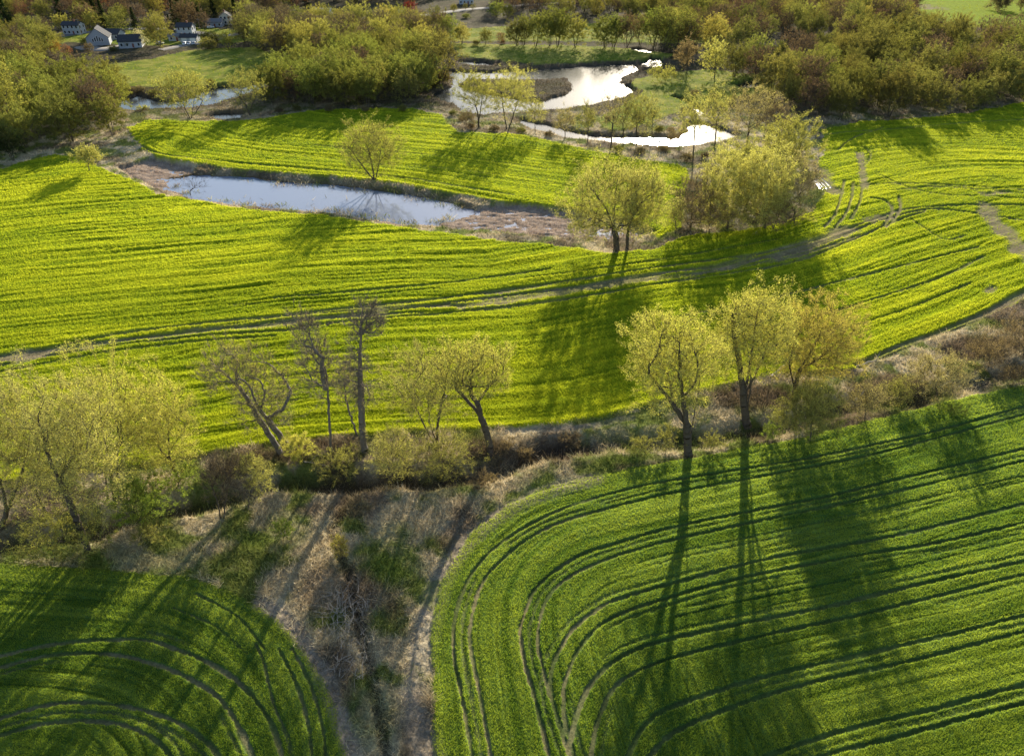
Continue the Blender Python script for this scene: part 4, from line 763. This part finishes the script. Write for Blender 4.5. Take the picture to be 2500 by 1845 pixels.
# the largest of the wood trees are objects of their own; the rest of the far woods, past about 300 trees, is one mass
WOODS.sort(key=lambda t_: -t_[0]); nt_ = sum(1 for o in COL.objects if o.name.split('.')[0] == 'tree'); left = []
for w_ in WOODS:
    _, kind, x, y, hh, sd_, col_, lb, gp = w_; isT = kind not in ('bush', 'conifer')
    if isT and nt_ >= 296: left.append(w_); continue
    nt_ += isT; place(kind, x, y, hat(x, y), hh, random.Random(sd_), col_, lb, gp)
def far_woods(items):
    ng = bpy.data.node_groups.new('far_woods', 'GeometryNodeTree'); ng.interface.new_socket('Geometry', in_out='INPUT', socket_type='NodeSocketGeometry'); ng.interface.new_socket('Geometry', in_out='OUTPUT', socket_type='NodeSocketGeometry')
    gi = ng.nodes.new('NodeGroupInput'); go = ng.nodes.new('NodeGroupOutput'); jn = ng.nodes.new('GeometryNodeJoinGeometry'); lk = ng.links.new
    def attr(nm, ty):
        a = ng.nodes.new('GeometryNodeInputNamedAttribute'); a.data_type = ty; a.inputs[0].default_value = nm; return a.outputs[0]
    mw = leafmat('far_wood_leaves', .5); nt = mw.node_tree
    at_ = nt.nodes.new('ShaderNodeAttribute'); at_.attribute_type = 'INSTANCER'; at_.attribute_name = 'tcol'
    for l_ in list(nt.links):
        if l_.from_node.type == 'OBJECT_INFO': tgt = l_.to_socket; nt.links.remove(l_); nt.links.new(at_.outputs['Color'], tgt)
    tl = [(k_, i) for k_ in ('round', 'vase', 'bare') for i in range(len(TP[k_]))]
    for ti, (k_, i) in enumerate(tl):
        a_, b_ = TP[k_][i]; parts = []
        for q, m_ in ((a_, M_bark), (b_, mw)):
            q = q.copy(); q.materials.clear(); q.materials.append(m_); parts.append(bpy.data.objects.new('wood_tree', q))
        cmp_ = ng.nodes.new('FunctionNodeCompare'); cmp_.data_type = 'FLOAT'; cmp_.operation = 'EQUAL'; cmp_.inputs['Epsilon'].default_value = .1; cmp_.inputs[1].default_value = ti; lk(attr('tid', 'FLOAT'), cmp_.inputs[0])
        for ob in parts:
            oi = ng.nodes.new('GeometryNodeObjectInfo'); oi.inputs[0].default_value = ob; ip = ng.nodes.new('GeometryNodeInstanceOnPoints')
            lk(gi.outputs[0], ip.inputs['Points']); lk(cmp_.outputs[0], ip.inputs['Selection']); lk(oi.outputs['Geometry'], ip.inputs['Instance']); lk(attr('rot', 'FLOAT_VECTOR'), ip.inputs['Rotation']); lk(attr('scl', 'FLOAT_VECTOR'), ip.inputs['Scale'])
            lk(ip.outputs[0], jn.inputs[0])
    lk(jn.outputs[0], go.inputs[0]); n = len(items)
    V = np.array([(x, y, hat(x, y)-.15) for _, _, x, y, *r in items]); me = bpy.data.meshes.new('far_woods'); me.vertices.add(n); me.vertices.foreach_set('co', V.astype(np.float32).ravel())
    tid, rot, scl, tc_ = [], [], [], []
    for _, kind, x, y, hh, sd_, col_, lb, gp in items:
        r = random.Random(sd_); c0 = [i for i, t_ in enumerate(tl) if t_[0] == kind]; tid.append(r.choice(c0)); s = hh/{'round': 17.5, 'vase': 19, 'bare': 18}[kind]; rot += [0, 0, r.uniform(0, 6.28)]; scl += [s, s, s]; m_ = r.uniform(.75, 1.25); tc_ += [col_[0]*m_*r.uniform(.9, 1.1), col_[1]*m_, col_[2]*m_, 1]
    me.attributes.new('tid', 'FLOAT', 'POINT').data.foreach_set('value', np.array(tid, np.float32)); me.attributes.new('rot', 'FLOAT_VECTOR', 'POINT').data.foreach_set('vector', np.array(rot, np.float32))
    me.attributes.new('scl', 'FLOAT_VECTOR', 'POINT').data.foreach_set('vector', np.array(scl, np.float32)); me.attributes.new('tcol', 'FLOAT_COLOR', 'POINT').data.foreach_set('color', np.array(tc_, np.float32))
    o = link('distant_woods', me); md = o.modifiers.new('woods', 'NODES'); md.node_group = ng; tag(o, 'hazy brown and olive woods farthest away along the top of the view', 'woods', kind='stuff')
if left: far_woods(left)
print('TREES', nt_, 'LEFT', len(left))
# the white blossoming pair by the hall
for bx, by, tp, lb in [(308,98,64,'white blossoming tree behind the white hall'),(321,102,74,'smaller white blossoming tree right of the first'),(279,104,88,'low white blossoming shrub in front of the hall wing')]:
    at('vase' if by < 103 else 'bush', bx, by, tp, R_, (.62, .60, .48), lb, wide=.9)
# scrub along banks and field margins
for i, (bx, by, h, w) in enumerate([(1440,300,2.4,1),(1465,298,2.0,1),(1400,262,2.2,1.1),(1430,250,1.8,1),(1495,245,2.0,1),(1330,262,1.6,1),(1290,262,1.8,1),(1520,210,2.4,1.2),(1560,215,2.2,1),(1600,220,2.6,1),(1450,330,2.2,1.2),(1400,336,2.0,1.2),(1350,333,2.2,1.1),(1500,352,2.4,1.2),(1540,345,2.0,1),(990,252,2.2,1),(1030,282,2.0,1),(1080,286,2.2,1.2),(1140,292,2.4,1),(1200,298,2.2,1),(1010,264,1.8,1),(340,208,2.6,1.3),(310,206,2.4,1.3),(285,206,2.4,1.3),(460,185,2.4,1.1),(590,180,2.6,1.1),(1100,96,2.0,1),(1040,99,2.4,1.2),(960,100,2.0,1),(930,110,2.6,1.2),(870,50,2.6,1.5),(940,48,2.6,1.5),(980,44,2.6,1.6),(1020,40,2.6,1.5),(920,60,2.8,1.4),(1230,33,3,1.6),(1300,33,3,1.6),(1380,36,3,1.6),(610,246,2.2,1),(650,243,2.2,1),(720,243,2.4,1),(800,243,2.0,1),(880,243,2.2,1)]):
    B = gpt(bx, by); place('bush', B[0], B[1], B[2], h, R_, WBRN if i % 3 else WOLV, 'low brown scrub bush on the banks and margins of the river meadows', 'scrub bushes on the river margins', wide=w)

# --- buildings, vehicles and small things
def pbox(x0, x1, y0, y1, z0, z1):
    v = [(x0,y0,z0),(x1,y0,z0),(x1,y1,z0),(x0,y1,z0),(x0,y0,z1),(x1,y0,z1),(x1,y1,z1),(x0,y1,z1)]
    f = [(0,3,2,1),(4,5,6,7),(0,1,5,4),(1,2,6,5),(2,3,7,6),(3,0,4,7)]; return v, f
def jmesh(name, parts, mat, parent=None):
    V, F = [], []
    for v, f in parts:
        o = len(V); V += v; F += [tuple(i+o for i in q) for q in f]
    me = bpy.data.meshes.new(name); me.from_pydata(V, [], F); me.update(); return link(name, me, parent, mat)
M_white = simple('white_siding', (.42,.44,.48), .7, 8, .08); M_grey = simple('grey_siding', (.34,.36,.40), .8, 8, .1); M_cream = simple('cream_siding', (.62,.57,.44), .8, 8, .1)  # white siding is dimmed: the houses' shade is put into its colour
M_roofd = simple('dark_shingles', (.05,.052,.06), .9, 2, .3); M_roofg = simple('grey_shingles', (.17,.17,.18), .9, 2, .3); M_roofm = simple('pale_metal_roof', (.45,.46,.48), .5, 1, .15)
M_glass = simple('window_glass', (.03,.035,.045), .08, 2, .1, spec=.6); M_trim = simple('white_trim', (.78,.78,.76), .6, 5, .05); M_brick = simple('brick_chimney', (.26,.12,.08), .9, 8, .3); M_door = simple('painted_door', (.20,.07,.05), .6, 5, .1)
def house(bx, by, L, W, hw, hr, rot, wall, roof, label, cat='house', wins=(4, 2), storeys=1, chimney=True, garage=0, tall=False, name='house'):
    """long axis is x, gables at both x ends; base centre of the building at the pixel"""
    B = gpt(bx, by); e = bpy.data.objects.new(name, None); COL.objects.link(e); e.location = (B[0], B[1], B[2]-.1); e.rotation_euler[2] = radians(rot); tag(e, label, cat)
    x, y = L/2, W/2
    v = [(-x,-y,-.5),(x,-y,-.5),(x,y,-.5),(-x,y,-.5),(-x,-y,hw),(x,-y,hw),(x,y,hw),(-x,y,hw),(-x,0,hw+hr),(x,0,hw+hr)]
    f = [(0,1,5,4),(2,3,7,6),(1,2,6,9,5),(3,0,4,8,7),(4,5,9,8),(6,7,8,9)]; jmesh('wall', [(v, f)], wall, e)
    o = .45; k = hr/y; P = []
    for s in (-1, 1):
        a = [(-x-o, s*(y+o), hw-k*o+.03), (x+o, s*(y+o), hw-k*o+.03), (x+o, 0, hw+hr+.03), (-x-o, 0, hw+hr+.03)]; b = [(p, q, r+.22) for p, q, r in a]
        P.append((a+b, [(3,2,1,0),(4,5,6,7),(0,1,5,4),(1,2,6,5),(2,3,7,6),(3,0,4,7)]))
    rf = jmesh('roof', P, roof, e)
    if chimney: jmesh('chimney', [pbox(x*.3-.45, x*.3+.45, -.4, .4, hw+hr-.8, hw+hr+1.3)], M_brick, rf)
    def win(cx, z, side, w=1.1, h=1.4):
        d = .06
        if side in 's n'.split():
            s = -1 if side == 's' else 1; q = s*y
            fr = [pbox(cx-w/2-.12, cx+w/2+.12, min(q, q+s*d), max(q, q+s*d), z-.12, z+h+.12)]; pn = [pbox(cx-w/2, cx+w/2, min(q+s*.07, q+s*.1), max(q+s*.07, q+s*.1), z, z+h)]
        else:
            s = -1 if side == 'w' else 1; q = s*x
            fr = [pbox(min(q, q+s*d), max(q, q+s*d), cx-w/2-.12, cx+w/2+.12, z-.12, z+h+.12)]; pn = [pbox(min(q+s*.07, q+s*.1), max(q+s*.07, q+s*.1), cx-w/2, cx+w/2, z, z+h)]
        wn_ = jmesh('window', fr, M_trim, e); jmesh('pane', pn, M_glass, wn_)
    nl_, ng = wins
    for st in range(storeys):
        z = .9+st*2.7
        for i in range(nl_):
            cx = -x+(i+.5)*L/nl_
            if garage and st == 0: continue
            if st == 0 and i == nl_//2 and not tall:
                continue
            win(cx, z, 's')
        for i in range(ng):
            if tall: break
            cx = -y+(i+.5)*W/ng
            for sd_ in ('w', 'e'): win(cx, z, sd_)
    if tall:
        for i in range(5):
            for sd_ in ('w', 'e'): win(-2.4+i*1.2, 2.2-abs(i-2)*.15, sd_, .7, 2.6-abs(i-2)*.5)
    for i in range(garage):
        cx = -x+(i+.5)*L/garage; jmesh('garage_door', [pbox(cx-1.5, cx+1.5, -y-.07, -y, .05, 2.5)], M_trim, e)
    if not garage and not tall:
        cx = -x+(nl_//2+.5)*L/max(nl_, 1); d_ = jmesh('door', [pbox(cx-.5, cx+.5, -y-.08, -y, 0, 2.1)], M_door, e); jmesh('handle', [pbox(cx+.3, cx+.38, -y-.14, -y-.08, .95, 1.1)], M_trim, d_)
    return e
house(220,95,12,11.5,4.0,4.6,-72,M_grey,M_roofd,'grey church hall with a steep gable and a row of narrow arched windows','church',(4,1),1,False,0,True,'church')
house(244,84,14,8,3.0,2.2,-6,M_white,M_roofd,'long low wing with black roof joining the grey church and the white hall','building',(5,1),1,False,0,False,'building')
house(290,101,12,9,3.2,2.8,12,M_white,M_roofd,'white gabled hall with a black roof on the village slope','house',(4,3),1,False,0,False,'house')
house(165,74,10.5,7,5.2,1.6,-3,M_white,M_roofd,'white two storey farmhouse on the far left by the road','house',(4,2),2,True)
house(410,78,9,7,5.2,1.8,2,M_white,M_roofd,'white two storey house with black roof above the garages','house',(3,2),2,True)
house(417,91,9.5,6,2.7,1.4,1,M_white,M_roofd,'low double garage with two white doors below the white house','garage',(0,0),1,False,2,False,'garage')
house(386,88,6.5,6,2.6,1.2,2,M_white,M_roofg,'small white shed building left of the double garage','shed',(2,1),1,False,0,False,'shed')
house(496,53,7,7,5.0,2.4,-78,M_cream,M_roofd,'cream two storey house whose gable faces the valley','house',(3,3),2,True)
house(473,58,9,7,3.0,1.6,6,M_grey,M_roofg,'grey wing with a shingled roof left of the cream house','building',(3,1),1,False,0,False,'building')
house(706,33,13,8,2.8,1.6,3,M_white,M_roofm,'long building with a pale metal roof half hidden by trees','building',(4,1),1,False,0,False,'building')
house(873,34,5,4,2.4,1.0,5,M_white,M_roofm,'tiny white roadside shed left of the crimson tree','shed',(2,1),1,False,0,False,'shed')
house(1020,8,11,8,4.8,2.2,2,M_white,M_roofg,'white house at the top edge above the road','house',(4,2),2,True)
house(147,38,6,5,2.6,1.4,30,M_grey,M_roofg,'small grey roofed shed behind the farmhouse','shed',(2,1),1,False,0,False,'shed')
M_tyre = simple('tyre', (.02,.02,.02), .8); M_rim = simple('rim', (.5,.5,.52), .3, metal=.8); M_lamp = simple('headlight', (.7,.7,.68), .15)
def car(bx, by, rot, paint, label):
    B = gpt(bx, by); e = bpy.data.objects.new('parked_car', None); COL.objects.link(e); e.location = (B[0], B[1], B[2]+.02); e.rotation_euler[2] = radians(rot); tag(e, label, 'car', 'cars parked on the gravel drive')
    prof = [(-2.2,.35),(2.2,.35),(2.25,.75),(1.3,.95),(.7,1.42),(-1.2,1.48),(-1.9,1.0),(-2.25,.9)]; n = len(prof)
    V = [(x, s*(.9 if z < 1.1 else .72), z) for s in (-1, 1) for x, z in prof]; F = [tuple(range(n)), tuple(range(2*n-1, n-1, -1))]+[(i, i+n, (i+1) % n+n, (i+1) % n) for i in range(n)]
    me = bpy.data.meshes.new('body'); me.from_pydata(V, [], F); bo = link('body', me, e, paint); bv = bo.modifiers.new('b', 'BEVEL'); bv.width = .08; bv.segments = 2
    jmesh('windscreen', [([(.78,-.68,1.38),(.78,.68,1.38),(1.27,.8,.98),(1.27,-.8,.98),(.80,-.68,1.42),(.80,.68,1.42),(1.31,.8,1.0),(1.31,-.8,1.0)], [(0,1,2,3),(4,7,6,5),(0,3,7,4),(1,5,6,2)])], M_glass, e)
    for s in (-1, 1): jmesh('side_window', [pbox(-1.0, .6, min(s*.80, s*.84), max(s*.80, s*.84), 1.05, 1.35)], M_glass, e)
    for s in (-1, 1): jmesh('headlight', [pbox(2.2, 2.27, s*.65-.15, s*.65+.15, .62, .76)], M_lamp, e)
    for x in (-1.4, 1.4):
        for s in (-1, 1):
            w = bpy.data.objects.new('wheel', None); COL.objects.link(w); w.parent = e; w.location = (x, s*.86, .33)
            for nm, r, hw_, m_ in (('tyre', .33, .11, M_tyre), ('rim', .2, .125, M_rim)):
                a = np.linspace(0, 2*pi, 14, endpoint=False); v = [(r*cos(t), sg*hw_, r*sin(t)) for sg in (-1, 1) for t in a]
                me = bpy.data.meshes.new(nm); me.from_pydata(v, [], [tuple(range(14)), tuple(range(27, 13, -1))]+[(i, i+14, (i+1) % 14+14, (i+1) % 14) for i in range(14)]); link(nm, me, w, m_)
M_cw = simple('white_car_paint', (.75,.75,.76), .3, spec=.5); M_cs = simple('silver_car_paint', (.5,.52,.55), .3, spec=.5); M_cd = simple('dark_car_paint', (.05,.06,.09), .3, spec=.5)
car(404,98,-80,M_cw,'white car parked at the left end of the three on the drive'); car(414.5,97.5,-83,M_cw,'white car parked in the middle of the three on the drive'); car(424,97,-80,M_cs,'silver car parked at the right end of the three')
car(350,97,10,M_cs,'silver car parked beside the white hall under the tree'); car(461,62,20,M_cw,'white car standing in front of the grey wing')
car(950,31,8,M_cd,'dark car driving on the road at the top')
def pole(bx, by, h, label):
    B = gpt(bx, by); e = bpy.data.objects.new('utility_pole', None); COL.objects.link(e); e.location = B; tag(e, label, 'utility pole', 'utility poles along the village road')
    V, F = tubes(np.array([[0, 0, -.5]]), np.array([[0, 0, h]]), np.array([.17]), np.array([.11]), 8); link('post', mesh_np('post', V, [F]), e, M_barkg)
    jmesh('crossarm', [pbox(-1.2, 1.2, -.06, .06, h-1.0, h-.85)], M_barkg, e)
pole(288,72,10,'utility pole standing behind the white hall'); pole(180,80,10,'utility pole beside the white farmhouse'); pole(441,80,10,'utility pole right of the two storey white house')
# deadwood lying on the rough strips
def deadwood(name, pix, n, L, label, cat, seed, spreadxy=2.2, mat=None, rr=(.02, .05)):
    rng = np.random.RandomState(seed); B = gpt(*pix); P0, P1, R0, R1 = [], [], [], []
    for i in range(n):
        a = rng.uniform(0, 2*pi); c_ = np.clip(rng.normal(0, spreadxy, 2), -spreadxy*1.3, spreadxy*1.3)*np.array([.6, 1]); l = rng.uniform(.4, 1)*L; z = rng.uniform(.1, .7)
        p = np.array([c_[0], c_[1], z+.1]); d = np.array([cos(a)*.6, sin(a), rng.uniform(-.05, .25)]); r = rng.uniform(*rr)
        for s in range(3):
            q = p+d*l/3; P0.append(p); P1.append(q); R0.append(r*(1-s*.28)); R1.append(r*(1-(s+1)*.28)); 
            if rng.rand() < .6: P0.append(q); P1.append(q+(d+rng.normal(0, .5, 3)*[1, 1, .3])*l*.22); R0.append(r*.4); R1.append(r*.15)
            p = q; d = d+rng.normal(0, .15, 3)*[1, 1, .4]
    V, F = tubes(np.array(P0), np.array(P1), np.array(R0), np.array(R1), 4); o = link(name, mesh_np(name, V, [F]), None, mat or M_dead, B); tag(o, label, cat); return o
deadwood('brush_pile', (745,1345), 110, 3.4, 'heap of pale dead branches beside the gully between the lower fields', 'brush pile', 1)
deadwood('brush_pile', (772,1440), 50, 2.6, 'smaller scatter of pale dead sticks lower down the gully', 'brush pile', 2)
deadwood('brush_pile', (800,1330), 24, 1.6, 'few thin pale branches right of the big brush heap', 'brush pile', 3, .6)

def log(a, b, r, label, nb=3, seed=0):
    rng = np.random.RandomState(seed); A, B = gpt(*a), gpt(*b); v = B-A; P = [v*t+np.array([0, 0, r*.8+.12])+rng.normal(0, .06, 3) for t in np.linspace(0, 1, 6)]
    P0, P1, R0, R1 = list(P[:-1]), list(P[1:]), [r*(1-.12*i) for i in range(5)], [r*(1-.12*(i+1)) for i in range(5)]
    for i in range(nb):
        q = P[2+i % 4]; d = v/np.linalg.norm(v)+rng.normal(0, .6, 3); d[2] = abs(d[2])*.5; P0.append(q); P1.append(q+d*rng.uniform(.8, 1.8)); R0.append(r*.35); R1.append(r*.1)
    V, F = tubes(np.array(P0), np.array(P1), np.array(R0), np.array(R1), 8); tag(link('fallen_log', mesh_np('log', V, [F], True), None, M_dead, A), label, 'log')
log((1685,826),(1716,800),.26,'pale fallen trunk lying behind the tallest of the right trio',3,1); log((1872,802),(1915,790),.2,'fallen dead branch right of the golden tree',4,2); log((1868,878),(1898,848),.2,'pale forked branch between the olive and grey brown bushes',3,3)
log((665,1010),(690,1025),.12,'thin dead branch leaning into the ditch by the snag',3,4)
# tussocks of dead reed and weed on the flooded margin are part of the dry grass
